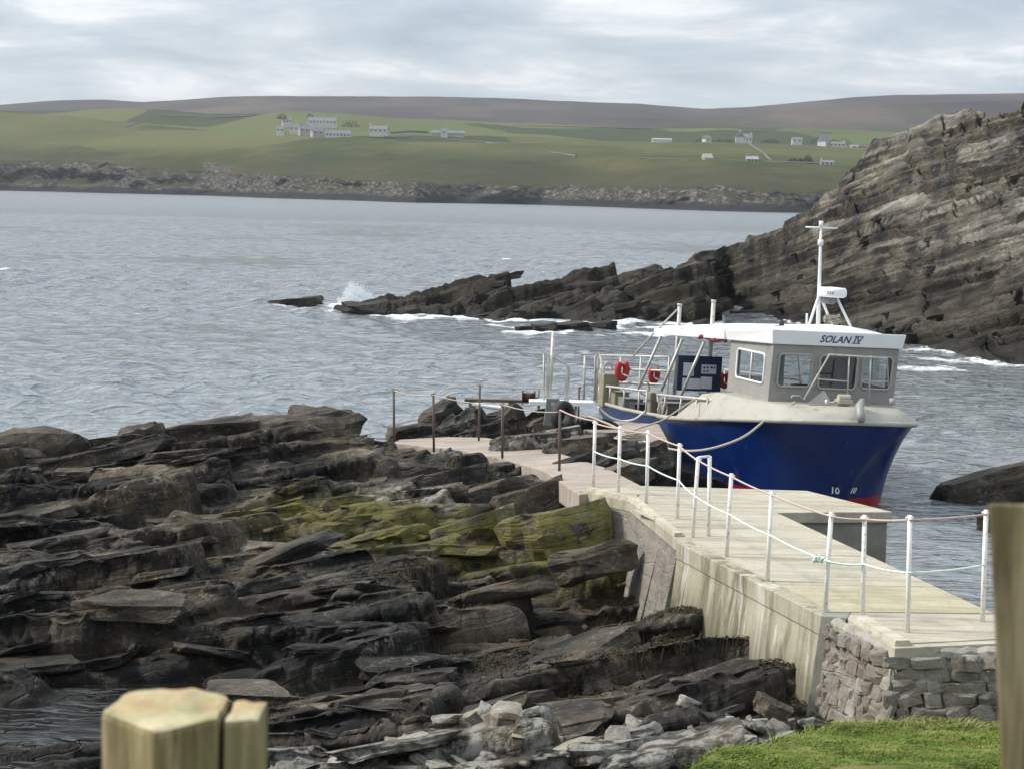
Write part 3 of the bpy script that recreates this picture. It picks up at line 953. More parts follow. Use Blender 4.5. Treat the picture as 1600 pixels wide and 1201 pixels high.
for k in range(46):
    i_, j_ = int(rnd.uniform(24, 200) if k > 20 else rnd.uniform(24, 70)), int(rnd.uniform(8, len(fx) * .62))
    L = 0.6 + 1.2 * rnd.random() ** 2
    fl = rnd.random() < .6
    put_piece('rock_slab' if fl else 'boulder', rnd.choice(SLABS if fl else BOULD), (FPx[i_, j_], FPy[i_, j_], FPz[i_, j_]), (L, L * .6, L * (.9 if fl else .6)), rnd.gauss(0, .3), (.40 + rnd.gauss(0, .1), -.05 + rnd.gauss(0, .15)), head, M['cliff_rock'])


# rocks awash: things of their own
def sea_rock(name, label, loc, size, rz, tilt, mesh, group=None):
    o = put_piece(name, mesh, loc, size, rz, tilt, None, M['cliff_rock'])
    tag(o, label, 'rock', group)
    return o


SR = [slab_mesh('sea_rock', 500 + i, 0.5, 3, 5, 0.10) for i in range(4)]
for m__ in SR:
    m__.materials.append(M['cliff_rock'])
p = P(460, 476, z=0)
sea_rock('sea_rock', 'long low black rock awash in open water beyond the breaking wave', (p.x, p.y, .1), (3.2, 1.6, 1.15), .05, (.12, 0), SR[0])
p = P(572, 491, z=0)
sea_rock('sea_rock', 'dark rounded rock in white water at the seaward tip of the headland', (p.x, p.y, .2), (2.6, 1.8, 1.7), .2, (.05, 0), SR[1])
for (px, py, L, H, lb) in [(818, 517, .9, .5, 'smallest dark rock, seaward end of the row awash off the headland'), (850, 516, 1.3, .9, 'rounded dark rock next to the smallest in the row awash'),
                          (893, 515, 2.0, 1.0, 'longest dark rock of the row awash between boat and headland'), (940, 513, 1.7, 1.0, 'dark humped rock at the landward end of the row awash')]:
    p = P(px, py, z=0)
    sea_rock('sea_rock', lb, (p.x, p.y, .1), (L, L * .7, H), .1, (.1, 0), SR[(px // 7) % 4], 'row of rocks awash off the headland')
p = P(1180, 489, z=0)
sea_rock('sea_rock', 'flat dark ledge lying in the bright water of the inlet mouth', (p.x, p.y, .05), (3.0, 1.6, .6), 0, (.05, 0), SR[2])
p = P(1560, 782, z=0)
rr_k = sea_rock('sea_rock', 'brown sloping rock rising from the water beside the blue boat', (p.x + .45, p.y + .6, .25), (5.2, 2.6, 3.6), .2, (.20, -.08), SLABS[5])
rr_k.material_slots[0].link = 'OBJECT'
rr_k.material_slots[0].material = M['shore_rock']
p = P(1575, 826, z=0)
sea_rock('sea_rock', 'dark weedy boulder in the water below the brown sloping rock', (p.x + .3, p.y, .1), (1.9, 1.2, 1.1), .1, (.1, 0), SR[1])

# ------------------------------------------------------------------ far shore and hills
fcols = [-500, -200, 0, 100, 200, 320, 430, 540, 650, 750, 850, 950, 1050, 1150, 1250, 1350, 1450, 1700, 2100]
prof = {  # px: (shore py, cliff top py, [(py, D) x3])
    -500: (290, 250, [(235, 1480), (185, 1750), (180, 2150)]), -200: (294, 254, [(238, 1450), (178, 1730), (176, 2150)]),
    0: (298, 257, [(238, 1420), (176, 1700), (174, 2100)]), 100: (300, 259, [(235, 1400), (182, 1680), (174, 2100)]), 200: (303, 262, [(236, 1380), (191, 1650), (172, 2050)]),
    320: (306, 269, [(240, 1330), (203, 1600), (178, 2000)]), 430: (310, 275, [(245, 1280), (212, 1480), (176, 1950)]), 540: (313, 281, [(247, 1250), (212, 1450), (180, 1900)]),
    650: (317, 286, [(248, 1220), (212, 1480), (186, 1950)]), 750: (319, 289, [(249, 1200), (214, 1500), (190, 2000)]), 850: (321, 292, [(250, 1180), (216, 1500), (193, 2000)]),
    950: (324, 294, [(251, 1160), (220, 1500), (197, 2000)]), 1050: (328, 297, [(252, 1140), (222, 1480), (199, 2000)]), 1150: (331, 300, [(253, 1130), (224, 1480), (200, 2000)]),
    1250: (333, 303, [(255, 1130), (228, 1480), (202, 2000)]), 1350: (335, 305, [(258, 1130), (232, 1480), (205, 2000)]), 1450: (337, 307, [(260, 1130), (236, 1480), (208, 2000)]),
    1700: (341, 311, [(264, 1130), (240, 1480), (212, 2000)]), 2100: (345, 315, [(266, 1130), (244, 1480), (215, 2000)])}
rk = np.array([0, .03, .10, .13, .42, .68, .76, 1.0])
Dk, Zk, Uk = [], [], []
for px in fcols:
    sp_, tp_, pts = prof[px]
    sh = P(px, sp_, z=0)
    d0 = sh.y
    dip = float(np.interp(px, [0, 400, 650, 1250], [9, 5, 2.5, 2]))
    pd = [a[1] for a in pts]
    row_d = [d0 - 12, d0, d0 + 20, d0 + 30, pd[0], pd[1], pd[1] + 110, pd[2]]
    row_z = [-4, 0, P(px, tp_, Y=d0 + 20).z, P(px, tp_ - 2.5, Y=d0 + 30).z] + [P(px, pts[0][0], Y=pd[0]).z, P(px, pts[1][0], Y=pd[1]).z, P(px, pts[1][0], Y=pd[1]).z - dip, P(px, pts[2][0], Y=pd[2]).z]
    Dk.append(row_d)
    Zk.append(row_z)
    Uk.append(P(px, 250, Y=1).x)
Dk, Zk, Uk = np.array(Dk), np.array(Zk), np.array(Uk)
NU, NR = 520, 190
us = np.linspace(Uk[0], Uk[-1], NU)
rs = np.concatenate([np.linspace(0, .13, 46), np.linspace(.13, 1, NR - 46 + 1)[1:]])
Dg = np.array([[np.interp(u, Uk, Dk[:, j]) for u in us] for j in range(8)])
Zg = np.array([[np.interp(u, Uk, Zk[:, j]) for u in us] for j in range(8)])


def rowi(G, r):
    j = int(np.clip(np.searchsorted(rk, r) - 1, 0, 6))
    t = (r - rk[j]) / (rk[j + 1] - rk[j])
    if j == 3 or j == 6:
        t = t * t * (3 - 2 * t) * .5 + t * .5
    return G[j] * (1 - t) + G[j + 1] * t


FD = np.array([rowi(Dg, r) for r in rs])
FZ = np.array([rowi(Zg, r) for r in rs])
FU = np.broadcast_to(us, FD.shape)
FX = FU * FD
rr_ = np.broadcast_to(rs[:, None], FD.shape)
cl = np.clip(1 - np.abs(rr_ - .08) / .07, 0, 1)
FD = FD + cl * 9 * fbm(FX / 22, FZ / 7, 5, 5) + np.clip(1 - rr_ / .3, 0, 1) * 26 * fbm(FX / 85, FX * 0 + 2, 3, 9)
FZ = FZ + np.where(rr_ > .1, 1, .5) * (1.4 * fbm(FX / 90, FD / 90, 4, 8) + .25 * fbm(FX / 9, FD / 9, 3, 12)) + cl * 2.2 * fbm(FX / 9, FD / 5, 4, 6)
FZ = np.where(rr_ < .02, -4, FZ)
me = np_mesh('far_shore', np.stack([FX, FD, FZ], -1).reshape(-1, 3), grid_quads(*FX.shape))


def far_mat():
    m, nt, bs, pos = new_mat('far_land')
    sp = nd(nt, 'ShaderNodeSeparateXYZ', {0: pos})
    pv = nd(nt, 'ShaderNodeMapping', {'Vector': pos, 'Scale': (0.012, 0.005, 0.0)}).outputs[0]
    a = noise(nt, pv, 1.0, 6, 0.6)
    b = noise(nt, pos, 0.03, 5, 0.62)
    zn0 = mth(nt, 'ADD', sp.outputs[2], mth(nt, 'MULTIPLY', mth(nt, 'SUBTRACT', noise(nt, pos, .012, 5), .5), 26.0))
    grass = ramp(nt, a, [(.34, (.011, .020, .006)), (.46, (.021, .035, .008)), (.56, (.040, .050, .013)), (.68, (.085, .074, .029))])
    grass = mixc(nt, mth(nt, 'MULTIPLY', rng(nt, b, .5, .66), .5), grass, (.105, .09, .045))
    grass = mixc(nt, mth(nt, 'MULTIPLY', rng(nt, zn0, 14, 30, 1, 0), .75), grass, mixc(nt, b, (.024, .026, .011), (.070, .060, .028)))
    fv = nd(nt, 'ShaderNodeMapping', {'Vector': pos, 'Scale': (0.0075, 0.0042, 0.0), 'Rotation': (0, 0, .3)}).outputs[0]
    cell = nd(nt, 'ShaderNodeTexVoronoi', {'Vector': fv, 'Scale': 1.0, 'Randomness': .8}).outputs['Color']
    cf = nd(nt, 'ShaderNodeSeparateColor', {0: cell}).outputs[0]
    hi = rng(nt, sp.outputs[2], 22, 32)
    inland = rng(nt, mth(nt, 'ADD', sp.outputs[1], mth(nt, 'MULTIPLY', sp.outputs[0], .42)), 1500, 1640)
    grass = mixc(nt, mth(nt, 'MULTIPLY', inland, .8), grass, (.082, .104, .028))
    grass = mixc(nt, mth(nt, 'MULTIPLY', hi, mth(nt, 'MULTIPLY', mth(nt, 'POWER', cf, 1.3), .95)), grass, (.095, .098, .034))
    cg = nd(nt, 'ShaderNodeSeparateColor', {0: cell}).outputs[1]
    grass = mixc(nt, mth(nt, 'MULTIPLY', hi, rng(nt, cg, .62, .68, 0, .75)), grass, (.018, .027, .010))
    rock = ramp(nt, noise(nt, nd(nt, 'ShaderNodeMapping', {'Vector': pos, 'Scale': (.35, .35, .9)}).outputs[0], .9, 6, .65),
                [(.38, (.022, .020, .019)), (.52, (.062, .056, .050)), (.66, (.18, .165, .147))])
    zn = mth(nt, 'ADD', sp.outputs[2], mth(nt, 'MULTIPLY', mth(nt, 'SUBTRACT', noise(nt, pos, .08, 4), .5), 5.0))
    rock = mixc(nt, rng(nt, zn, 2.6, 4.0, 1, 0), rock, (.022, .022, .022))
    nz = nd(nt, 'ShaderNodeSeparateXYZ', {0: nd(nt, 'ShaderNodeNewGeometry').outputs['Normal']}).outputs[2]
    # the cliff: where the ground is steep near the sea
    k = mth(nt, 'MULTIPLY', rng(nt, nz, .80, .90, 1, 0), rng(nt, sp.outputs[2], 18, 24, 1, 0))
    k = mth(nt, 'MAXIMUM', k, rng(nt, zn, 3.0, 5.0, 1, 0))
    setp(nt, bs, Base_Color=mixc(nt, k, grass, rock), Roughness=.95)
    bs.inputs['Specular IOR Level'].default_value = 0.1
    bump(nt, bs, noise(nt, pos, .25, 5, .7), .6, 1.2)
    return m


far = link_mesh('far_shore', me, far_mat(), None, True)
tag(far, kind='structure')

skyl = [(-600, 178), (-300, 172), (0, 164), (90, 157), (160, 156), (225, 160), (300, 155), (360, 151), (430, 150), (640, 151), (760, 153), (860, 157), (1000, 163), (1100, 170),
        (1170, 168), (1250, 160), (1330, 153), (1400, 149), (1600, 145), (1900, 150), (2200, 158)]


def hill_sheet(name, line, Dn, Dc, Df, zn, seed):
    su = np.array([P(a, b, Y=1).x for a, b in line])
    sz = np.array([P(a, b, Y=Dc).z for a, b in line])
    hu = np.linspace(su[0], su[-1], 320)
    hd = np.concatenate([np.linspace(Dn, Dc, 70), np.linspace(Dc, Df, 14)[1:]])
    HU, HD = np.meshgrid(hu, hd)
    top = np.interp(HU, su, sz)
    t = np.clip((HD - Dn) / (Dc - Dn), 0, 1)
    HZ = zn + (top - zn) * (t ** 1.15) - np.clip(HD - Dc, 0, None) * .08
    HX = HU * HD
    HZ += 5 * np.sin(np.pi * t) * fbm(HX / 500, HD / 500, 4, seed) + .7 * fbm(HX / 60, HD / 60, 3, seed + 2)
    return np_mesh(name, np.stack([HX, HD, HZ], -1).reshape(-1, 3), grid_quads(*HX.shape))


me = hill_sheet('moorland_hill', skyl, 1850, 3500, 4600, 40, 31)
me2 = hill_sheet('moorland_hill', [(560, 206), (700, 193), (820, 187), (950, 184), (1080, 186), (1180, 181), (1280, 171), (1400, 163), (1550, 158), (1800, 160), (2200, 170)], 1900, 2700, 3300, 46, 35)
mm_, nt, bs, pos = new_mat('moor')
sp = nd(nt, 'ShaderNodeSeparateXYZ', {0: pos})
a = noise(nt, nd(nt, 'ShaderNodeMapping', {'Vector': pos, 'Scale': (.004, .0012, 0)}).outputs[0], 1, 6, .62)
heath = ramp(nt, a, [(.36, (.022, .016, .015)), (.5, (.040, .030, .026)), (.64, (.080, .060, .045))])
gr = ramp(nt, noise(nt, pos, .006, 5, .6), [(.35, (.026, .036, .016)), (.65, (.05, .058, .024))])
k = rng(nt, mth(nt, 'ADD', sp.outputs[2], mth(nt, 'MULTIPLY', mth(nt, 'SUBTRACT', noise(nt, pos, .0035, 5), .5), 75)), 60, 92, 1, 0)
setp(nt, bs, Base_Color=mixc(nt, k, heath, gr), Roughness=.95)
bs.inputs['Specular IOR Level'].default_value = 0.1
hill = link_mesh('moorland_hill', me, mm_, None, True)
tag(hill, kind='structure')
hill2 = link_mesh('moorland_hill', me2, mm_, None, True)
tag(hill2, kind='structure')

# ------------------------------------------------------------------ the sea
ND = []
d = 17.0
while d < 4000:
    ND.append(d)
    d += max(0.10, 0.0026 * d) if d < 170 else (0.0026 * d if d < 420 else d * .02)
ND = np.array(ND)
ang = np.concatenate([np.linspace(-1.1, -.40, 30)[:-1], np.linspace(-.40, .40, 400), np.linspace(.40, 1.1, 30)[1:]])
WA, WD = np.meshgrid(np.tan(ang), ND)
WX, WY = WA * WD, WD
WZ = np.zeros(WX.shape)
wr = np.random.RandomState(4)
for i in range(46):
    lam = 0.55 * (6.0 / 0.55) ** (i / 45.0)
    th = R_(200) + wr.normal(0, .62)
    kx, ky = math.cos(th) * 2 * math.pi / lam, math.sin(th) * 2 * math.pi / lam
    amp = 0.0095 * lam ** 0.80 * wr.uniform(.6, 1.3)
    # waves shorter than the mesh can carry are left to the surface relief
    res = np.maximum(.10, .0026 * WD)
    fade = np.clip((lam / res - 3.0) / 3.0, 0, 1)
    ph = kx * WX + ky * WY + wr.uniform(0, 6.28) + 0.5 * vnoise(WX / 7, WY / 7, 70 + i)
    s_ = np.sin(ph)
    WZ += amp * fade * (s_ + 0.28 * np.cos(2 * ph))
gust = .75 + .60 * fbm(WX / 22, WY / 45, 3, 41)
WZ *= gust
calm = np.clip((WD - 33) / 14, .10, 1) * np.where(WX > 3, 1, 1)
calm = np.where((WY < 60) & (WX > -1), np.maximum(.10, np.clip((WY - 36) / 26, .16, 1)), calm)
WZ *= calm
# foam: wash round the rocks and a few breaking crests
cb = cliff_base(WX, WY)
wash = 1.25 * np.clip(1 - np.abs(cb + .30) / .80, 0, 1) * ((WX > -12) & (WX < 30) & (WY > 70) & (WY < 140))
wash *= np.clip(.55 + 1.3 * fbm(WX / 2.2, WY / 3.5, 4, 51), 0, 1.2)
for (px, py, rx, ry, k) in [(515, 478, 2.6, 2.4, 1.0), (550, 482, 2.6, 3.0, 1.2), (640, 491, 2.6, 2.0, 1.3), (720, 497, 3.2, 1.8, 1.2), (780, 499, 3, 1.6, 1.1), (620, 488, 2, 2, 1.2), (800, 508, 2.6, 1.8, .8), (860, 521, 3.0, 1.2, .8), (960, 520, 3.0, 1.2, .8), (1540, 565, 3.0, 2.5, .9), (1480, 545, 2.5, 3.0, .6), (1160, 478, 2.2, 7.0, .55),
                         (1000, 510, 4.0, 1.6, .7), (750, 432, 5.0, 3.0, .5), (1440, 575, 4, 2.5, .4)]:
    p = P(px, py, z=0)
    g_ = np.exp(-((WX - p.x) / rx) ** 2 - ((WY - p.y) / ry) ** 2)
    wash = np.maximum(wash, k * g_ * np.clip(.75 + 1.1 * fbm(WX / 1.1, WY / 1.8, 4, 57), 0, 1.25))
crest = .8 * np.clip((WZ - .17) / .10, 0, 1) * np.clip(fbm(WX / 5, WY / 7, 3, 61) * 1.6 - .45, 0, 1) * (WD > 55)
foam = np.clip(np.maximum(wash, crest * .9), 0, 1)
WZ += .10 * wash * fbm(WX / .8, WY / .8, 3, 66)
me = np_mesh('sea', np.stack([WX, WY, WZ], -1).reshape(-1, 3), grid_quads(*WX.shape))
at = me.attributes.new('foam', 'FLOAT', 'POINT')
at.data.foreach_set('value', foam.ravel().astype(np.float32))


def sea_mat():
    m, nt, bs, pos = new_mat('sea_water')
    fo = nd(nt, 'ShaderNodeAttribute', attribute_name='foam').outputs['Fac']
    brk = noise(nt, pos, 4.6, 9, .76, .6)
    f = rng(nt, mth(nt, 'ADD', fo, mth(nt, 'MULTIPLY', mth(nt, 'SUBTRACT', brk, .5), 1.1)), .27, .55)
    sy = nd(nt, 'ShaderNodeSeparateXYZ', {0: pos}).outputs[1]
    col = mixc(nt, noise(nt, pos, .05, 4), (.175, .195, .208), (.20, .22, .233))  # silvery sky reflection painted into the base colour, paler than the water itself
    # over the shallow near ledges the brown bottom shows
    col = mixc(nt, rng(nt, sy, 27, 34, 1, 0), col, (.010, .010, .008))
    setp(nt, bs, Base_Color=mixc(nt, f, col, (.74, .77, .78)), Roughness=mth(nt, 'ADD', mth(nt, 'MULTIPLY', f, .6), rng(nt, sy, 60, 900, .06, .22)))
    bs.inputs['IOR'].default_value = 1.333
    pv = nd(nt, 'ShaderNodeMapping', {'Vector': pos, 'Scale': (.48, 1.0, 1), 'Rotation': (0, 0, .12)}).outputs[0]
    def peaks(sc, k, w):
        n_ = noise(nt, pv, sc, 2, .5, .35)
        t_ = mth(nt, 'SUBTRACT', 1.0, mth(nt, 'MULTIPLY', mth(nt, 'ABSOLUTE', mth(nt, 'SUBTRACT', n_, .5)), 2.0))
        return mth(nt, 'MULTIPLY', mth(nt, 'POWER', t_, k), w)
    h = mth(nt, 'ADD', peaks(.55, 7, 1.1), mth(nt, 'ADD', peaks(1.4, 7, .62), mth(nt, 'ADD', peaks(3.4, 5, .22), mth(nt, 'MULTIPLY', noise(nt, pv, .16, 2, .5), 3.2))))
    cal = nd(nt, 'ShaderNodeSeparateXYZ', {0: pos}).outputs[1]
    st = rng(nt, cal, 30, 75, .35, .95)
    b = nd(nt, 'ShaderNodeBump', {'Height': h, 'Strength': st, 'Distance': .26})
    nt.links.new(b.outputs[0], bs.inputs['Normal'])
    return m


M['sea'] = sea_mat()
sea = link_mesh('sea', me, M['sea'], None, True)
tag(sea, kind='structure')

# a tide pool left among the ledges
pp = [P(px, py, z=.44) for px, py in [(830, 985), (880, 976), (960, 978), (1015, 988), (1000, 1000), (930, 1003), (860, 998)]]
mb = MB()
mb.add([(p.x, p.y, .44) for p in pp], [tuple(range(len(pp)))])
tag(mb.build('tide_pool', simple('pool_water', (.010, .010, .008), (.014, .013, .010), 4, .05, bmp=.25, bscale=9)), kind='structure')

# ------------------------------------------------------------------ turf bank that carries the camera and the fence posts
ty = np.concatenate([np.arange(-6, 18.4, .4), np.arange(18.4, 22.9, .07)])
tx = np.concatenate([np.arange(-14, .6, .3), np.arange(.6, 8.2, .07), np.arange(8.4, 14, .4)])
TX, TY = np.meshgrid(tx, ty)
edge = np.interp(TX, [-14, 0.2, 1.5, 2.0, 2.8, 3.3, 3.8, 5.0, 7, 14], [15.0, 16.4, 18.4, 19.45, 20.65, 21.25, 21.75, 22.0, 22.2, 22.2]) + .22 * fbm(TX * 1.6, TY * .4, 4, 71)
hz = np.interp(TY, [-6, 3.6, 18.5, 20, 21.3, 22.6], [4.55, 4.5, 1.30, 1.15, .99, .90]) - np.clip(-TX, 0, 9) * np.interp(TY, [0, 5, 18], [0, .01, .035])
TZ = hz + .05 * fbm(TX * 1.4, TY * 1.4, 4, 73) - np.clip(TY - edge, 0, .6) * 1.9
me = np_mesh('grass_bank', np.stack([TX, TY, TZ], -1).reshape(-1, 3), grid_quads(*TX.shape))
mm_, nt, bs, pos = new_mat('turf')
a = noise(nt, pos, 2.2, 5, .62)
col = ramp(nt, a, [(.32, (.05, .06, .018)), (.5, (.09, .115, .024)), (.68, (.19, .17, .07))])
setp(nt, bs, Base_Color=col, Roughness=.95)
bs.inputs['Specular IOR Level'].default_value = 0.1
bump(nt, bs, noise(nt, pos, 45, 5, .7), .8, .03)
bank = link_mesh('grass_bank', me, mm_, None, True)
tag(bank, kind='structure')


def bank_h(x, y):
    i = int(np.clip(np.searchsorted(ty, y), 0, len(ty) - 1))
    j = int(np.clip(np.searchsorted(tx, x), 0, len(tx) - 1))
    return float(TZ[i, j]), float(edge[i, j])


gr_ = np.random.RandomState(9)
gv, gf = [], []
cnt = 0
for k in range(60000):
    x = gr_.uniform(.6, 6.3)
    y = gr_.uniform(18.6, 22.6)
    z, e = bank_h(x, y)
    if y > e + .16:
        continue
    dry = y > e - .20 - .25 * gr_.rand()
    if dry and gr_.rand() < .35:
        continue
    clump = .55 + .9 * max(0.0, float(vnoise(np.array([x * 5.0]), np.array([y * 5.0]), 88)[0]))
    h = gr_.uniform(.012, .030) * clump * (2.3 if dry else 1.0)
    a = gr_.uniform(0, 6.28)
    w = .006
    lx, ly = gr_.normal(.015, .025) * (2.2 if dry else 1), gr_.normal(0, .025) * (2.2 if dry else 1)
    b = len(gv)
    c, s = math.cos(a) * w, math.sin(a) * w
    gv += [(x - c, y - s, z - .01), (x + c, y + s, z - .01), (x + lx * .5 + c * .7, y + ly * .5 + s * .7, z + h * .65), (x + lx * .5 - c * .7, y + ly * .5 - s * .7, z + h * .65), (x + lx * 1.5, y + ly * 1.5, z + h)]
    gf.append((b, b + 1, b + 2, b + 3))
    gf.append((b + 3, b + 2, b + 4, b + 4))
    cnt += 1
me = bpy.data.meshes.new('grass')
me.from_pydata(gv, [], [tuple(dict.fromkeys(f)) for f in gf])
mm_, nt, bs, pos = new_mat('grass_blades')
sp = nd(nt, 'ShaderNodeSeparateXYZ', {0: pos})
a = noise(nt, pos, 2.2, 5, .62)
b_ = noise(nt, pos, 60, 2, .6)
col = ramp(nt, mth(nt, 'ADD', mth(nt, 'MULTIPLY', a, .6), mth(nt, 'MULTIPLY', b_, .4)), [(.34, (.055, .085, .014)), (.47, (.11, .165, .024)), (.58, (.19, .225, .05)), (.70, (.38, .33, .16))])
dryf = rng(nt, mth(nt, 'SUBTRACT', sp.outputs[1], mth(nt, 'MULTIPLY', sp.outputs[0], .33)), 19.9, 20.5)
dryf = mth(nt, 'MULTIPLY', dryf, rng(nt, b_, .35, .6))
col = mixc(nt, mth(nt, 'MULTIPLY', dryf, .75), col, (.40, .33, .17))
setp(nt, bs, Base_Color=col, Roughness=.8)
bs.inputs['Specular IOR Level'].default_value = 0.2
grass = link_mesh('grass', me, mm_)
tag(grass, 'short green turf with dry straw edge beside the rubble wall', 'grass', kind='stuff')

# ------------------------------------------------------------------ the jetty
jet = empty('jetty', (3.2, 26, 0))
tag(jet, 'narrow concrete jetty with kerbs, stained wall and a stub quay', 'jetty')
jo = Vector(jet.location)


def jl(pts):
    return [(p[0] - jo.x, p[1] - jo.y) for p in pts]


# walking slab in bays (cast separately, joints open)
mb = MB()
mb.prism(jl(DECK), DECK_Z - .16, DECK_Z)
slab = mb.build('deck_slab', M['deck'], jet, bevel=.012)
# the walkway was cast in bays, each with an open joint
lft, rgt = [w2(1055, 840, DECK_Z), w2(1290, 962, DECK_Z)], [w2(1212, 800, DECK_Z), w2(1560, 962, DECK_Z)]
xl = lambda y: lft[0][0] + (lft[1][0] - lft[0][0]) * (y - lft[0][1]) / (lft[1][1] - lft[0][1]) + .17
xr = lambda y: rgt[0][0] + (rgt[1][0] - rgt[0][0]) * (y - rgt[0][1]) / (rgt[1][1] - rgt[0][1]) - .035
for k_, (y0_, y1_) in enumerate([(23.95, 25.55), (25.57, 27.7), (27.72, 29.85), (29.87, 31.5)]):
    tl_ = .10
    MB().prism(jl([(xl(y0_), y0_), (xr(y0_), y0_ + tl_), (xr(y1_), y1_ + tl_), (xl(y1_), y1_)]), DECK_Z + .001, DECK_Z + .011).build('deck_bay', M['deck_olive'] if k_ == 0 else M['deck'], jet)
MB().prism(jl([w2(1338, 966, DECK_Z), w2(1414, 1006, DECK_Z), w2(1556, 999, DECK_Z), (7.4, 22.45, DECK_Z), (7.25, 23.25, DECK_Z), w2(1552, 966, DECK_Z)]), DECK_Z + .001, DECK_Z + .011).build('deck_bay', M['deck'], jet)
# body under the slab, set back a little
cxm = sum(p[0] for p in DECK) / len(DECK)


def inset(poly, d):
    n = len(poly)
    out = []
    area = sum(poly[i][0] * poly[(i + 1) % n][1] - poly[(i + 1) % n][0] * poly[i][1] for i in range(n))
    sgn = 1 if area > 0 else -1
    for i in range(n):
        a, b, c = Vector(poly[i - 1][:2]), Vector(poly[i][:2]), Vector(poly[(i + 1) % n][:2])
        n1 = Vector((-(b - a).y, (b - a).x)).normalized() * sgn
        n2 = Vector((-(c - b).y, (c - b).x)).normalized() * sgn
        nn = (n1 + n2)
        nn = nn.normalized() if nn.length > 1e-4 else n1
        out.append(b + nn * d / max(.5, nn.dot(n1)))
    return [(p.x, p.y) for p in out]


mb = MB()
mb.prism(jl(inset(DECK, .05)), -1.4, DECK_Z - .16)
mb.build('quay_body', M['end_wall'], jet)
# the stained retaining wall on the landward side, battered outwards
A, B = Vector(w2(1062, 846, DECK_Z)), Vector(w2(1289, 961.5, DECK_Z))
dv = (B - A).normalized()
nv_ = Vector((-abs(dv.y), -dv.x if dv.y < 0 else dv.x, 0))
nv_ = Vector((dv.y, -dv.x, 0))
if nv_.x > 0:
    nv_ = -nv_
zt = DECK_Z + .006
capz = DECK_Z - .22
mb = MB()


def wall_ring(z, out, thick=.20, a=A, b=B):
    return [(p.x - jo.x, p.y - jo.y, z) for p in (a + nv_ * out, b + nv_ * out, b - nv_ * thick, a - nv_ * thick)]


mb.hexa(wall_ring(.2, .17), wall_ring(capz - .008, .035))
mb.build('retaining_wall', M['quay_wall'], jet)
mb = MB()
mb.hexa(wall_ring(capz, .05), wall_ring(zt, .05, .16))
mb.build('wall_cap', M['quay_wall'], jet, bevel=.015)
# its end: a tapering buttress
mb = MB()
E0, E1 = Vector(w2(1289, 962, DECK_Z)), Vector(w2(1323, 965, DECK_Z))
fwd = Vector((.10, -.22, 0))
lo = [Vector((3.26, 23.42, .45)), Vector((3.40, 23.36, .45)), Vector((3.55, 23.75, .45)), Vector((3.42, 23.85, .45))]
hi = [E0 + nv_ * .05 + Vector((0, -.03, 0)), E1 + Vector((0, -.03, 0)), E1 + Vector((.10, .35, 0)), E0 + Vector((.02, .36, 0))]
mb.hexa([(p.x - jo.x, p.y - jo.y, .45) for p in lo], [(p.x - jo.x, p.y - jo.y, zt + .004) for p in hi])
mb.build('buttress', M['end_wall'], jet, bevel=.01)


def kerb(pts, w, h, side):
    """raised strip following the deck edge"""
    m = MB()
    for a, b in zip(pts[:-1], pts[1:]):
        a, b = Vector(a), Vector(b)
        t = (b - a).normalized()
        nn = Vector((-t.y, t.x, 0)) * side
        ring = [a + nn * .012, b + nn * .012, b + nn * w, a + nn * w]
        m.hexa([(p.x - jo.x, p.y - jo.y, DECK_Z + .002) for p in ring],
               [(p.x - jo.x, p.y - jo.y, DECK_Z + h) for p in [a + nn * .02, b + nn * .02, b + nn * (w - .03), a + nn * (w - .03)]])
    return m.build('kerb', M['kerb'], jet)


kerb([w2(915, 766, DECK_Z), w2(985, 783, DECK_Z), w2(1052, 838, DECK_Z)], .15, .055, 1)
kerb([w2(1330, 969, DECK_Z), w2(1396, 1009, DECK_Z)], .2, .06, 1)
# rough skirt under the first stretch
mb = MB()
sk = [Vector(w2(905, 768, DECK_Z)), Vector(w2(985, 786, DECK_Z)), Vector(w2(1056, 846, DECK_Z))]
for a, b in zip(sk[:-1], sk[1:]):
    for k in range(6):
        p0, p1 = a.lerp(b, k / 6), a.lerp(b, (k + 1) / 6)
        o1 = rnd.uniform(.02, .10)
        mb.hexa([(q_.x - jo.x + dx, q_.y - jo.y, .3) for q_, dx in ((p0, -.16 - o1), (p1, -.16 - o1), (p1, .3), (p0, .3))],
                [(q_.x - jo.x + dx, q_.y - jo.y, DECK_Z - .165) for q_, dx in ((p0, .02), (p1, .02), (p1, .3), (p0, .3))])
mb.build('footing', M['rubble'], jet)

# shore path
pth = empty('shore_path', (0, 40, 0))
tag(pth, kind='structure')
mb = MB()
rim = [(p[0], p[1] - 40, p[2]) for p in PATH]
mb.hexa([(p[0], p[1], p[2] - .35) for p in rim], rim)
mb.build('path_slab', M['path'], pth, bevel=.02)
# broken edge stones below the path end
for k in range(10):
    px = 612 + k * 12
    p = P(px, 697 + k * 2.0, z=.95)
    put_piece('edge_stone', rnd.choice(BOULD), (p.x, p.y - 40, .82), (.5, .3, .35), rnd.uniform(-.3, .3), (0, 0), pth)

# landing slab beside the boat
mb = MB()
LP_ = [w2(905, 668, 1.18), w2(955, 657, 1.18), w2(1030, 662, 1.18), w2(1045, 690, 1.18), w2(990, 690, 1.18), w2(940, 682, 1.18)]
mb.prism([(p[0], p[1]) for p in LP_], .2, 1.18)
land = mb.build('landing_stage', M['path'], None, bevel=.02)
tag(land, 'small pinkish concrete landing stage beside the stern of the boat', 'landing stage')

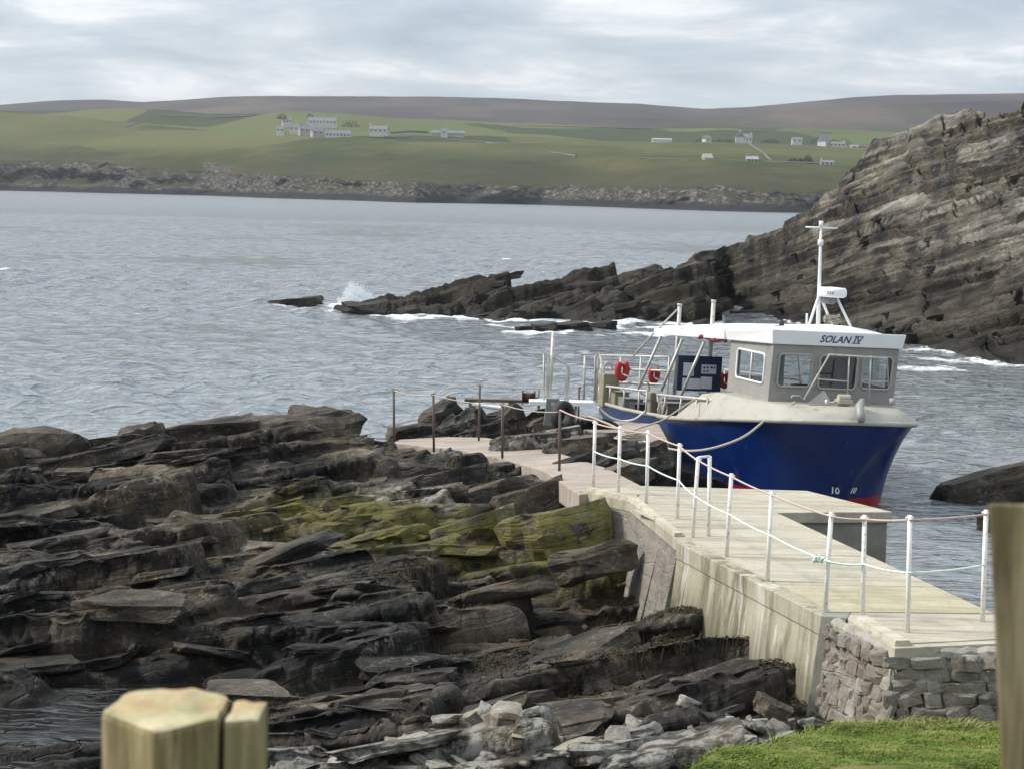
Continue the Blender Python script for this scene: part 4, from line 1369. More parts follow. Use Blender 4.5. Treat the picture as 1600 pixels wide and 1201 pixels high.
# ------------------------------------------------------------------ rubble retaining wall under the near end
rw = empty('rubble_wall', (4.4, 22.4, 1.0))
tag(rw, 'rough rubble stone wall under the near end of the jetty', 'stone wall')
ro = Vector(rw.location)
top_a, top_b = Vector((3.62, 23.0, 1.56)), Vector((4.1, 22.5, 1.52))
mb = MB()
lo = [(3.35, 23.5, .5), (3.83, 21.94, .5), (7.6, 22.06, .5), (7.6, 23, .5), (3.9, 23.6, .5)]
hi = [(3.52, 23.75, 1.487), (3.97, 22.20, 1.487), (7.6, 22.31, 1.487), (7.6, 23, 1.487), (3.9, 23.6, 1.487)]
mb.hexa([(a - ro.x, b - ro.y, c - ro.z) for a, b, c in lo], [(a - ro.x, b - ro.y, c - ro.z) for a, b, c in hi])
mb.build('wall_core', M['mortar'], rw)
RST = [slab_mesh('wall_stone', 700 + i, .55, 1, 3, .05) for i in range(6)]
for m__ in RST:
    m__.materials.append(M['rubble'])
face = [(Vector((3.38, 23.5, .5)), Vector((3.55, 23.75, 1.5))), (Vector((3.85, 21.98, .5)), Vector((3.99, 22.25, 1.5))), (Vector((7.6, 22.1, .5)), Vector((7.6, 22.36, 1.5)))]
seglen = [(face[0][0] - face[1][0]).length, (face[1][0] - face[2][0]).length]
z = .72
row = 0
while z < 1.60:
    hgt = rnd.uniform(.10, .16)
    s = rnd.uniform(0, .1)
    tot = seglen[0] + 2.4
    while s < tot:
        L = rnd.uniform(.13, .34)
        k = (z - .5)
        if s < seglen[0]:
            lo_, hi_ = face[0][0].lerp(face[1][0], s / seglen[0]), face[0][1].lerp(face[1][1], s / seglen[0])
        else:
            t = (s - seglen[0]) / seglen[1]
            lo_, hi_ = face[1][0].lerp(face[2][0], t), face[1][1].lerp(face[2][1], t)
        p = lo_.lerp(hi_, k) + Vector((-.05 * (z > 1.42) * (s < seglen[0]), -.06 - .05 * (z > 1.42), 0))
        o = put_piece('wall_stone', rnd.choice(RST), (p.x - ro.x, p.y - ro.y - .03 * (s > seglen[0]), z - ro.z), (L * rnd.uniform(1.0, 1.35), .115, hgt * rnd.uniform(1.7, 2.6)), (-1.27 if s < seglen[0] else .03) + rnd.gauss(0, .2), (rnd.gauss(0, .28), rnd.gauss(0, .15)), rw)
        s += L * .93
    z += hgt * .92
    row += 1

# lumpy mortar along the deck edge
ep = [Vector((3.56, 23.80, 1.565)), Vector((3.80, 23.0, 1.565)), Vector((4.00, 22.31, 1.56)), Vector((4.6, 22.30, 1.555)), Vector((5.6, 22.36, 1.56)), Vector((7.5, 22.40, 1.56))]
pts_, rs_ = [], []
for a_, b_ in zip(ep[:-1], ep[1:]):
    k_n = max(3, int((b_ - a_).length / .09))
    for k in range(k_n):
        pts_.append(a_.lerp(b_, k / k_n) + Vector((rnd.gauss(0, .008), rnd.gauss(0, .012), rnd.gauss(-.01, .010))) - ro)
        rs_.append(rnd.uniform(.070, .098))
MB().tube(pts_, rs_, 9).build('mortar_edge', M['mortar'], rw)

# ------------------------------------------------------------------ railings
def railing(name, label, posts, rad, pm, ropes, group=None, square=False):
    """posts: (base px, base py, base z, top px, top py)"""
    b0 = P(posts[0][0], posts[0][1], z=posts[0][2])
    root = empty(name, b0)
    tag(root, label, 'railing', group)
    tops = []
    for (bx_, by_, bz_, tx_, ty_) in posts:
        b = P(bx_, by_, z=bz_)
        t_ = P(tx_, ty_, Y=b.y)
        m = MB()
        m.tube([b - b0 - Vector((0, 0, .06)), b - b0 + (t_ - b) * .5, t_ - b0], rad, 10)
        m.build('post', pm, root, True)
        m = MB()
        for kz in (0,):
            m.tube([t_ - b0 + Vector((-.045, 0, -.03)), t_ - b0 + Vector((.045, 0, -.03))], .014, 6)
        m.build('rope_eye', pm, root, True)
        tops.append((b - b0, t_ - b0))
    for (nm, frac, i0, i1, mt, r, sag) in ropes:
        m = MB()
        pts = []
        for i in range(i0, i1):
            a = tops[i][0].lerp(tops[i][1], frac) + Vector((0, -rad - r, 0))
            c = tops[i + 1][0].lerp(tops[i + 1][1], frac) + Vector((0, -rad - r, 0))
            seg = catenary(a, c, sag, 8)
            pts += seg if not pts else seg[1:]
        m.tube(pts, r, 7)
        m.build(nm, mt, root, True)
    return root, b0, tops


WP = [(927, 756, 1.62, 930, 657), (966, 771, DECK_Z, 969, 665), (1010, 786, DECK_Z, 1013, 672), (1058, 811, DECK_Z, 1062, 692), (1082, 840, DECK_Z, 1091, 714), (1135, 870, DECK_Z, 1143, 739),
      (1199, 908, DECK_Z, 1206, 767), (1289, 957, DECK_Z, 1299, 800), (1348, 962, DECK_Z, 1351, 804), (1418, 989, DECK_Z, 1422, 804), (1535, 972, DECK_Z, 1541, 796)]
r1, rb, rt = railing('rope_railing', 'white painted posts strung with rope along the landward jetty edge', WP, .027, M['white_post'],
                     [('top_rope', .965, 0, 10, M['rope_pink'], .012, .012), ('lower_rope', .52, 0, 10, M['rope_green'], .011, .018)])
# gate post pair
for (bx_, by_, tx_, ty_) in [(1107, 838, 1109, 712)]:
    b = P(bx_, by_, z=DECK_Z)
    t_ = P(tx_, ty_, Y=b.y)
    MB().tube([b - rb - Vector((0, 0, .05)), t_ - rb], .027, 10).build('post', M['white_post'], r1, True)
    MB().tube([t_ - rb, rt[4][1]], .016, 6).build('gate_bar', M['white_post'], r1, True)
# rope knot at the post
p = rt[7][0].lerp(rt[7][1], .54)
m = MB()
kp = [p + Vector((-.12 + .06 * math.cos(i * 1.3), -.05 + .05 * math.sin(i * 2.1), .04 * math.sin(i * 1.7))) for i in range(14)]
m.tube(kp, .011, 6)
m.build('rope_knot', M['rope_green'], r1, True)

FP = [(616, 690, 1.06, 615, 607), (678, 701, 1.10, 677, 614), (785, 717, 1.2, 785, 629), (874, 739, 1.36, 875, 640)]
r2, rb2, rt2 = railing('rusty_railing', 'thin rusty posts with slack line along the pink path, rock side', FP, .024, M['rust_post'],
                       [('top_line', .97, 0, 3, M['rope_tan'], .010, .05)])
# the line carries on to the first white post
wpt = rt[0][1] + rb - rb2
MB().tube(catenary(rt2[3][1], wpt, .03), .012, 7).build('top_line', M['rope_pink'], r2, True)
BP = [(748, 690, 1.10, 750, 601), (903, 672, 1.18, 905, 604)]
r3, rb3, rt3 = railing('rusty_railing', 'pair of thin rusty posts with line on the seaward side of the path', BP, .022, M['rust_post'],
                       [('top_line', .97, 0, 1, M['rope_tan'], .008, .03)])
MB().tube(catenary(rt2[0][1] + rb2 - rb3, rt3[0][1], .05), .008, 6).build('top_line', M['rope_tan'], r3, True)

# ------------------------------------------------------------------ gangway, steel bollard box and tyre on the landing
gw = empty('gangway', (0.7, 46.0, 1.3))
tag(gw, 'metal gangway with tall pole and hand rails behind the tyre', 'gangway')
go = Vector(gw.location)
Gp = lambda px, py, Y=46.0: P(px, py, Y=Y) - go
MB().tube([Gp(858, 640), Gp(865, 519)], .040, 12).build('pole', M['alu'], gw, True)
for pts in ([Gp(850, 632), Gp(850, 553), Gp(868, 560), Gp(890, 573), Gp(887, 630)], [Gp(855, 632), Gp(856, 556)], [Gp(883, 628), Gp(886, 572)]):
    MB().tube(pts, .022, 8).build('hand_rail', M['alu'], gw, True)
m = MB()
m.box((Gp(838, 629) + Gp(915, 629)) / 2, (1.35, .5, .09))
m.build('walkway', M['white_paint'], gw, bevel=.01)
for px in (842, 900):
    MB().tube([Gp(px, 631), Gp(px - 2, 660)], .03, 8).build('leg', M['alu'], gw, True)
pl = empty('timber_platform', P(775, 628, Y=48))
tag(pl, 'low weathered timber platform on the outcrop with white underside beam', 'platform')
po = Vector(pl.location)
Pp = lambda px, py, Y=48: P(px, py, Y=Y) - po
for k in range(4):
    a, b = Pp(726, 626, 47.6 + k * .3), Pp(845, 625, 47.6 + k * .3)
    m = MB()
    m.box((a + b) / 2, ((b - a).length, .27, .06))
    m.build('plank', M['dark_red'] if k == 9 else M['rust_post'], pl)
m = MB()
m.tube([Pp(738, 631, 47.5), Pp(783, 637, 47.3)], .05, 8)
m.build('beam', M['white_paint'], pl)
for px in (738, 800):
    m = MB()
    m.box(Pp(px, 638, 47.7), (.16, .16, .3))
    m.build('leg', M['alu'], pl)
# winch on the platform
wch = empty('winch', P(826, 622, Y=47))
tag(wch, 'small dark red winch at the end of the timber platform', 'winch')
m = MB()
m.tube([(-.12, 0, .02), (.12, 0, .02)], .10, 12)
m.build('drum', M['rust_red'], wch, True)
for s in (-.13, .13):
    MB().box((s, 0, .02), (.03, .24, .28)).build('cheek', M['rust_red'], wch, bevel=.006)
MB().tube([(.15, 0, .02), (.22, 0, .02), (.22, .02, .2)], .014, 6).build('crank', M['rust_post'], wch, True)

sb = empty('steel_box', P(862, 664, Y=44.8))
tag(sb, 'upright grey steel cabinet beside the hanging tyre', 'cabinet')
m = MB()
m.hexa([(-.17, -.12, 0), (.16, -.12, 0), (.16, .14, 0), (-.17, .14, 0)], [(-.12, -.10, .56), (.15, -.10, .56), (.15, .12, .56), (-.12, .12, .56)])
m.build('body', M['grey_steel'], sb, bevel=.012)
m = MB()
m.tube([(.02, -.115, .44), (.02, -.107, .44)], .05, 14)
m.build('round_plate', M['alu'], sb)

# tyre fender
tl = P(879, 648, Y=44.3)
m = MB()
nb, nk = 28, 12
vs, fs = [], []
for i in range(nb):
    a = 2 * math.pi * i / nb
    for k in range(nk):
        b = 2 * math.pi * k / nk
        rr = .225 + .075 * math.copysign(abs(math.cos(b)) ** .6, math.cos(b))
        yy = .10 * math.copysign(abs(math.sin(b)) ** .6, math.sin(b))
        vs.append((rr * math.cos(a), yy, rr * math.sin(a)))
for i in range(nb):
    for k in range(nk):
        fs.append((i * nk + k, i * nk + (k + 1) % nk, ((i + 1) % nb) * nk + (k + 1) % nk, ((i + 1) % nb) * nk + k))
m.add(vs, fs)
tyre = m.build('tyre_fender', M['black'], None, True)
tyre.location = tl
tyre.rotation_euler = (0, 0, R_(48))
tag(tyre, 'black rubber tyre hung as a fender beside the grey cabinet', 'tyre')

# ------------------------------------------------------------------ THE BOAT
boat = empty('boat', (6.83, 42.6, 0))
boat.rotation_mode = 'XYZ'
boat_m = Matrix.Rotation(-(math.pi / 2 - R_(15)), 3, 'Z') @ Matrix.Rotation(R_(-2), 3, 'X')
boat.rotation_euler = boat_m.to_euler()
tag(boat, 'blue passenger boat with grey wheelhouse moored beside the jetty', 'boat')
BO = Vector(boat.location)


def Bp(px, py, x=None, y=None, z=None):
    d = boat_m.transposed() @ ray(px, py)
    o = boat_m.transposed() @ (CAMP - BO)
    k = (x - o.x) / d.x if x is not None else (y - o.y) / d.y if y is not None else (z - o.z) / d.z
    return o + d * k


def bow_curve(t, ks):
    return float(np.interp(t, [k[0] for k in ks], [k[1] for k in ks]))


SHEER = [(0, 0), (.05, .42), (.15, .75), (.3, 1.02), (.5, 1.26), (.75, 1.44), (1, 1.57), (1.5, 1.77), (2, 1.90), (3, 2.03), (4, 2.07), (6.45, 2.0)]
WL = [(.75, 0), (.82, .22), (.95, .48), (1.1, .70), (1.3, .92), (1.62, 1.2), (2.2, 1.5), (3, 1.7), (4, 1.8), (6.45, 1.82)]
SZ = [(0, 1.86), (1, 1.76), (2, 1.66), (3, 1.56), (4, 1.45), (5.5, 1.32), (6.45, 1.26)]
stations = [0, .03, .08, .15, .25, .4, .6, .85, 1.2, 1.6, 2.1, 2.8, 3.6, 4.5, 5.5, 6.45]
LV = [0, .12, .25, .4, .55, .7, .85, .95, 1.0]      # 0 keel line (z=-.6) to sheer


def hull_side(side):
    vs = []
    for t in stations:
        hs, zs = bow_curve(t, SHEER), bow_curve(t, SZ)
        # the lower sections start further aft
        for l in LV:
            z = -.6 + (zs + .6) * l
            kz = max(0.0, min(1.0, (z + .0) / zs))
            aft = .75 * (1 - kz) ** 1.15
            if z < 0:
                aft += .35 * (-z)
            tt = t + aft * (1 - min(t / 6.45, 1)) ** 1.5
            # section width: between waterline and sheer, with flare
            hw = bow_curve(tt, WL) if tt > .75 else 0.0
            w = hw + (hs - hw) * (kz ** 1.35) if z >= 0 else hw * (1 + .5 * z)
            if t == 0:
                w = 0.0
            vs.append((-tt, side * w, z))
    n = len(LV)
    fs = []
    for i in range(len(stations) - 1):
        for k in range(n - 1):
            fs.append((i * n + k, (i + 1) * n + k, (i + 1) * n + k + 1, i * n + k + 1))
    return vs, fs


m = MB()
for sd in (-1, 1):
    m.add(*hull_side(sd))
nL = len(LV)
# bulkhead face at the step
a0 = (len(stations) - 1) * nL
tot = len(stations) * nL
m.f.append(tuple([a0 + k for k in range(nL)] + [tot + a0 + k for k in reversed(range(nL))]))
# after body, a little narrower
aft_st = [(6.40, 1.80, 1.24), (8.0, 1.84, 1.16), (9.5, 1.82, 1.10), (11.0, 1.74, 1.06), (12.2, 1.62, 1.05)]
ring = lambda t, w, z: [(-t, -w * .55, -.6), (-t, -w * .9, 0), (-t, -w, z), (-t, w, z), (-t, w * .9, 0), (-t, w * .55, -.6)]
base = len(m.v)
for (t, w, z) in aft_st:
    m.v += ring(t, w, z)
for i in range(len(aft_st) - 1):
    for k in (0, 1, 3, 4, 5):
        b = base + i * 6
        m.f.append((b + k, b + 6 + k, b + 6 + (k + 1) % 6, b + (k + 1) % 6))
    if i >= 0:
        pass
b = base + (len(aft_st) - 1) * 6
m.f.append(tuple(b + k for k in range(6)))
hull = m.build('hull', M['hull'], boat)
bm = bmesh.new()
bm.from_mesh(hull.data)
bmesh.ops.remove_doubles(bm, verts=bm.verts, dist=.004)
bmesh.ops.recalc_face_normals(bm, faces=bm.faces)
for f in bm.faces:
    f.smooth = True
bm.to_mesh(hull.data)
bm.free()
hull.data.set_sharp_from_angle(angle=R_(38))


def sheer_pts(side, t0, t1, n=26, inset_=0.0, up=0.0):
    out = []
    for i in range(n + 1):
        u = i / n
        t = t0 + (t1 - t0) * (u ** 2.0)
        w = bow_curve(t, SHEER)
        out.append(Vector((-t + inset_ * .0, side * max(0, w - inset_), bow_curve(t, SZ) + up)))
    return out


rr = list(reversed(sheer_pts(-1, 0, 6.45))) + sheer_pts(1, 0, 6.45)[1:]
rr = [Vector((p.x + (.03 if abs(p.y) < 1.2 else 0), p.y * 1.012, p.z)) for p in rr]
MB().tube(rr, .05, 8).build('rubbing_strake', M['whaleback'], boat, True)
# after rubbing strakes
for sd in (-1, 1):
    MB().tube([(-t, sd * (w + .01), z + .01) for (t, w, z) in aft_st], .045, 8).build('rubbing_strake', M['whaleback'], boat, True)

# whaleback foredeck: slopes in and up from the strake
WB_T = [0, .03, .08, .15, .25, .4, .6, .85, 1.2, 1.6, 2.1, 2.8, 3.6, 4.4, 4.9, 5.35]


def wb_ring(k_in, up, t):
    w = bow_curve(t, SHEER)
    z = bow_curve(t, SZ)
    fade = 1.0 if t < 4.2 else max(0.0, 1 - (t - 4.2) / 1.15)
    return w, z, fade


m = MB()
for sd in (-1, 1):
    vs, fs = [], []
    for t in WB_T:
        w, z, fd = wb_ring(0, 0, t)
        wi = max(0, w - .33 * fd - .02) if t > 0.3 else w * .72
        zi = z + (2.07 + .02 * (t < 1) - z) * fd
        tin = t + .26 * max(0, 1 - t / 1.2)
        vs += [(-t, sd * w * .995, z + .03), (-(t * .65 + tin * .35), sd * (w * .62 + wi * .38), z + (zi - z) * .55 + .02), (-tin, sd * wi, zi), (-tin, 0, zi + .03 * fd)]
    for i in range(len(WB_T) - 1):
        for k in range(3):
            if k == 2 and WB_T[i] > 4.0:
                continue
            fs.append((i * 4 + k, (i + 1) * 4 + k, (i + 1) * 4 + k + 1, i * 4 + k + 1))
    m.add(vs, fs)
wb = m.build('foredeck', M['whaleback'], boat)
bm = bmesh.new()
bm.from_mesh(wb.data)
bmesh.ops.remove_doubles(bm, verts=bm.verts, dist=.003)
bmesh.ops.recalc_face_normals(bm, faces=bm.faces)
for f in bm.faces:
    f.smooth = True
bm.to_mesh(wb.data)
bm.free()
wb.data.set_sharp_from_angle(angle=R_(30))
# main deck inside the bulwarks
m = MB()
m.prism([(-3.9, -1.75), (-6.45, -1.78), (-12.1, -1.55), (-12.1, 1.55), (-6.45, 1.78), (-3.9, 1.75)], .55, .62)
m.build('main_deck', M['grey_steel'], boat)
m = MB()
for sd in (-1, 1):
    m.hexa([(-6.4, sd * 1.70, .6), (-12.1, sd * 1.52, .6), (-12.1, sd * 1.58, .6), (-6.4, sd * 1.78, .6)], [(-6.4, sd * 1.72, 1.22), (-12.1, sd * 1.54, 1.03), (-12.1, sd * 1.60, 1.03), (-6.4, sd * 1.78, 1.22)])
m.box((-12.12, 0, .82), (.06, 3.1, .42))
m.build('bulwark', M['cabin_grey'], boat)


# ---- wheelhouse: sheets with real window openings
def sheet(o, ax, up, W, H, openings, th, nrm):
    us_ = sorted({0, W, *[a for q_ in openings for a in q_[:2]]})
    vs_ = sorted({0, H, *[a for q_ in openings for a in q_[2:]]})
    solid = lambda i, j: 0 <= i < len(us_) - 1 and 0 <= j < len(vs_) - 1 and not any(
        q_[0] - 1e-6 <= us_[i] and us_[i + 1] <= q_[1] + 1e-6 and q_[2] - 1e-6 <= vs_[j] and vs_[j + 1] <= q_[3] + 1e-6 for q_ in openings)
    m = MB()
    pt = lambda u, v, d: o + ax * u + up * v - nrm * d
    for i in range(len(us_) - 1):
        for j in range(len(vs_) - 1):
            if not solid(i, j):
                continue
            u0, u1, v0, v1 = us_[i], us_[i + 1], vs_[j], vs_[j + 1]
            m.add([pt(u0, v0, 0), pt(u1, v0, 0), pt(u1, v1, 0), pt(u0, v1, 0)], [(0, 1, 2, 3)])
            m.add([pt(u0, v0, th), pt(u1, v0, th), pt(u1, v1, th), pt(u0, v1, th)], [(3, 2, 1, 0)])
            for (di, dj, a, b) in ((-1, 0, (u0, v0), (u0, v1)), (1, 0, (u1, v0), (u1, v1)), (0, -1, (u0, v0), (u1, v0)), (0, 1, (u0, v1), (u1, v1))):
                if not solid(i + di, j + dj):
                    m.add([pt(*a, 0), pt(*b, 0), pt(*b, th), pt(*a, th)], [(0, 1, 2, 3)])
    return m


def rrect(u0, u1, v0, v1, r, n=5):
    pts = []
    for cx_, cy_, a0 in ((u1 - r, v1 - r, 0), (u0 + r, v1 - r, 90), (u0 + r, v0 + r, 180), (u1 - r, v0 + r, 270)):
        for k in range(n + 1):
            a = R_(a0 + 90 * k / n)
            pts.append((cx_ + r * math.cos(a), cy_ + r * math.sin(a)))
    return pts


def window(o, ax, up, nrm, q_, parent, framemat, mull=0):
    u0, u1, v0, v1 = q_
    r = .09
    path = rrect(u0 - .005, u1 + .005, v0 - .005, v1 + .005, r)
    pts = [o + ax * u + up * v + nrm * .008 for u, v in path]
    win = MB().tube(pts + [pts[0], pts[1]], .024, 6, cap=False).build('window_frame', framemat, parent, True)
    # corner fillets that round the opening off
    m = MB()
    for (cx_, cy_, sx, sy) in ((u1, v1, -1, -1), (u0, v1, 1, -1), (u0, v0, 1, 1), (u1, v0, -1, 1)):
        arc = [(cx_ + sx * r - sx * r * math.sin(R_(k * 18)), cy_ + sy * r - sy * r * math.cos(R_(k * 18))) for k in range(6)]
        poly = [(cx_, cy_)] + arc
        f0 = [o + ax * u + up * v - nrm * .006 for u, v in poly]
        f1 = [o + ax * u + up * v - nrm * .030 for u, v in poly]
        MB().hexa(f0, f1).build('corner_fillet', M['cabin_grey'], win)
    m = MB()
    g_ = [o + ax * u + up * v - nrm * .018 for u, v in ((u0, v0), (u1, v0), (u1, v1), (u0, v1))]
    m.add(g_, [(0, 1, 2, 3)])
    m.build('pane', M['glass'], win)
    if mull:
        um = u0 + (u1 - u0) * mull
        MB().tube([o + ax * um + up * (v0) + nrm * .004, o + ax * um + up * v1 + nrm * .004], .016, 6).build('glazing_bar', framemat, win, True)
    return win


wh = empty('wheelhouse', (0, 0, 0), boat)
W_H = 1.17
# front: leans forward a little
fo = Vector((-1.79, -1.31, 2.06))
fup = Vector((.10, 0, 1.0)).normalized()
fax = Vector((0, 1, 0))
fn = fax.cross(fup).normalized()
if fn.x < 0:
    fn = -fn
fw = [(.15, .86, .33, .99), (1.04, 1.85, .31, .99), (1.98, 2.62, .34, 1.0)]
FW = 2.74
sheet(fo, fax, fup, FW, W_H, fw, .045, fn).build('front_wall', M['cabin_grey'], wh)
for q_ in fw:
    window(fo, fax, fup, fn, q_, wh, M['dark_frame'])
# starboard side, top tapering with the lean of the front
so = Vector((-4.15, -1.31, 2.06))
sax, sup, sn = Vector((1, 0, 0)), Vector((0, .02, 1)).normalized(), Vector((0, -1, .02)).normalized()
SWN = [(.48, 2.02, .34, .93)]
sheet(so, sax, sup, 2.36, W_H, SWN, .045, sn).build('side_wall', M['cabin_grey'], wh)
window(so, sax, sup, sn, SWN[0], wh, M['white_paint'], .52)
po_ = Vector((-4.15, 1.43, 2.06))
sheet(po_, sax, Vector((0, 0, 1)), 2.36, W_H, SWN, .045, Vector((0, 1, 0))).build('side_wall', M['cabin_grey'], wh)
window(po_, sax, Vector((0, 0, 1)), Vector((0, 1, 0)), SWN[0], wh, M['white_paint'], .5)
# gusset closing the leaning corner
for yy in (-1.31, 1.43):
    s = -1 if yy < 0 else 1
    m = MB()
    m.hexa([(-1.795, yy + .002 * s, 2.06), (-1.79 + .1165, yy + .002 * s, 3.22), (-1.80, yy + .002 * s, 3.22)], [(-1.795, yy - .044 * s, 2.06), (-1.79 + .1165, yy - .044 * s, 3.22), (-1.80, yy - .044 * s, 3.22)])
    m.build('corner_gusset', M['cabin_grey'], wh)
# back wall with a door opening and window
bo = Vector((-4.15, -1.26, 2.06))
sheet(bo, Vector((0, 1, 0)), Vector((0, 0, 1)), 2.64, W_H, [(.2, .95, .34, .95), (1.2, 1.95, 0, 1.05)], .04, Vector((-1, 0, 0))).build('back_wall', M['cabin_grey'], wh)
# lower casing between whaleback and main deck
m = MB()
m.box((-4.13, .06, 1.33), (.05, 2.66, 1.46))
m.build('back_casing', M['cabin_grey'], wh)
m = MB()
m.box((-2.25, .3, 2.24), (.55, 1.7, .30))
m.build('console', M['interior'], wh, bevel=.03)
m = MB()
m.box((-3.1, .55, 2.35), (.45, .5, .12))
m.box((-3.32, .55, 2.62), (.10, .5, .5))
m.build('helm_seat', M['interior'], wh, bevel=.03)
m = MB()
m.prism([(-1.85, -1.25), (-1.85, 1.37), (-4.1, 1.37), (-4.1, -1.25)], 2.02, 2.05)
m.build('cabin_floor', M['interior'], wh)
# roof with a deep white fascia
m = MB()
zb, zt_ = 3.235, 3.53
lo = [(-1.62, -1.36, zb), (-1.62, 1.48, zb), (-4.2, 1.48, zb - .09), (-4.2, -1.37, zb - .10)]
hi = [(-1.56, -1.40, zt_), (-1.56, 1.52, zt_), (-4.2, 1.52, zt_ - .17), (-4.2, -1.43, zt_ - .185)]
m.hexa(lo, hi)
m.build('roof', M['white_paint'], wh, bevel=.02)
m = MB()
crown = []
for i in range(7):
    y = -1.30 + 2.72 * i / 6
    c = .17 * (1 - ((y - .06) / 1.38) ** 2)
    crown.append((y, c))
vs, fs = [], []
for (y, c) in crown:
    vs += [(-1.60, y, zt_ + .001), (-2.3, y, zt_ - .055 + c), (-4.2, y, zt_ - .178 + c), (-6.5, y * .985, 3.222 + c), (-8.8, y * .97, 3.078 + c * .8)]
for i in range(6):
    fs += [(5 * i + q_, 5 * i + 5 + q_, 5 * i + 6 + q_, 5 * i + 1 + q_) for q_ in range(4)]
m.add(vs, fs)
m.build('roof_crown', M['white_paint'], wh, True)


# name on the fascia
def text_obj(name, s, size, mat, parent, o, ax, up, nrm, shear=0.0, bold=0.0, extrude=.002):
    cu = bpy.data.curves.new(name, 'FONT')
    cu.body = s
    cu.size = size
    cu.shear = shear
    cu.offset = bold
    cu.extrude = extrude
    cu.resolution_u = 3
    tmp = bpy.data.objects.new(name, cu)
    COL.objects.link(tmp)
    dg = bpy.context.evaluated_depsgraph_get()
    me = bpy.data.meshes.new_from_object(tmp.evaluated_get(dg))
    bpy.data.objects.remove(tmp)
    ob = link_mesh(name, me, mat, parent)
    mt = Matrix((ax, up, nrm)).transposed().to_4x4()
    mt.translation = o
    ob.matrix_local = mt
    return ob


rup = Vector((.06, 0, .295)).normalized()
rn = Vector((0, 1, 0)).cross(rup)
if rn.x < 0:
    rn = -rn
base = Vector((-1.62, 0, zb)) + rn * .006
text_obj('boat_name', 'SOLAN', .205, M['ink_blue'], wh, base + Vector((0, -.36, 0)) + rup * .08, Vector((0, 1, 0)), rup, rn, .32, .003)
text_obj('boat_name', 'IV', .205, M['ink_blue'], wh, base + Vector((0, .36, 0)) + rup * .08, Vector((0, 1, 0)), rup, rn, .32, .003)
for v in (.075, .222):
    m = MB()
    a = base + Vector((0, .36 + v * .32 - .05, 0)) + rup * v + rn * .001
    m.add([a, a + Vector((0, .20, 0)), a + Vector((0, .20, 0)) + rup * .014, a + rup * .014], [(0, 1, 2, 3)])
    m.build('name_bar', M['ink_blue'], wh)

# canopy aft of the wheelhouse
m = MB()
lo = [(-4.22, -1.42, 3.14), (-4.22, 1.46, 3.14), (-8.85, 1.40, 2.93), (-8.85, -1.42, 2.93)]
hi = [(-4.22, -1.43, 3.343), (-4.22, 1.47, 3.343), (-8.85, 1.41, 3.07), (-8.85, -1.43, 3.07)]
m.hexa(lo, hi)
canopy = m.build('canopy', M['white_paint'], boat, bevel=.02)
m = MB()
rp = [Vector((-4.25 - i * .27, -1.36 + .03 * math.sin(i * 2.1), 3.10 + .025 * math.sin(i * 1.7))) for i in range(9)]
m.tube(rp, [.03, .05, .06, .05, .065, .055, .06, .04, .02], 8)
m.build('rolled_screen', M['dark_red'], canopy, True)
for (a, b) in (((1033, 525), (997, 608)), ((1066, 530), (1033, 611)), ((1100, 535), (1064, 618))):
    MB().tube([Bp(*a, y=-1.42), Bp(*b, y=-1.82)], .034, 8).build('canopy_strut', M['alu'], boat, True)
for x in (-5.4, -7.0, -8.6):
    MB().tube([(x, 1.40, 3.0), (x - .1, 1.74, 1.15)], .03, 8).build('canopy_strut', M['alu'], boat, True)
# stays and posts standing above the canopy
for (px, pt, x) in ((1062, 478, -9.0), (1115, 472, -8.2)):
    a = Bp(px, pt, x=x)
    MB().tube([(a.x, a.y, 1.1), tuple(a)], .05, 10).build('mast_post', M['alu'], boat, True)
    MB().tube([tuple(a), (a.x, a.y, a.z + .05)], .06, 10).build('lamp', M['alu'], boat, True)
MB().tube([Bp(1058, 484, x=-9), Bp(1022, 520, x=-9.2), Bp(990, 556, x=-9.6)], .02, 6).build('stay', M['alu'], boat, True)

# main mast with tripod and radar
mx = -2.75
mb_, mtp = Bp(1278, 516, x=mx), Bp(1283, 352, x=mx)
rad_c = (Bp(1268, 455, x=mx) + Bp(1313, 455, x=mx)) / 2
mast = MB().tube([mb_, mb_.lerp(mtp, .28), mb_.lerp(mtp, .6), mtp], [.048, .042, .034, .024], 10).build('mast', M['white_paint'], boat, True)
for (px, py, x, tt) in ((1262, 514, -2.2, .33), (1333, 518, -2.2, .38), (1300, 508, -3.5, .36)):
    MB().tube([Bp(px, py, x=x), mb_.lerp(mtp, tt) + (Vector((0, .32, 0)) if px > 1320 else Vector((0, 0, 0)))], .028, 8).build('mast_leg', M['white_paint'], mast, True)
m = MB()
prof_ = [(0.0, -.11), (.24, -.11), (.285, -.085), (.295, -.03), (.285, .05), (.26, .085), (0.0, .10)]
vs, fs = [], []
nn_ = 28
for k in range(nn_):
    a = 2 * math.pi * k / nn_
    vs += [(r * math.cos(a), r * math.sin(a), z) for r, z in prof_]
for k in range(nn_):
    for j in range(len(prof_) - 1):
        b, c = k * len(prof_), ((k + 1) % nn_) * len(prof_)
        fs.append((b + j, c + j, c + j + 1, b + j + 1))
m.add(vs, fs)
rd = m.build('radar_dome', M['white_paint'], mast, True)
rd.location = rad_c + Vector((.30, .02, 0))
MB().tube([rad_c + Vector((-.2, .0, -.16)), rad_c + Vector((.35, .02, -.16))], .10, 10).build('radar_bracket', M['grey_steel'], mast, True)
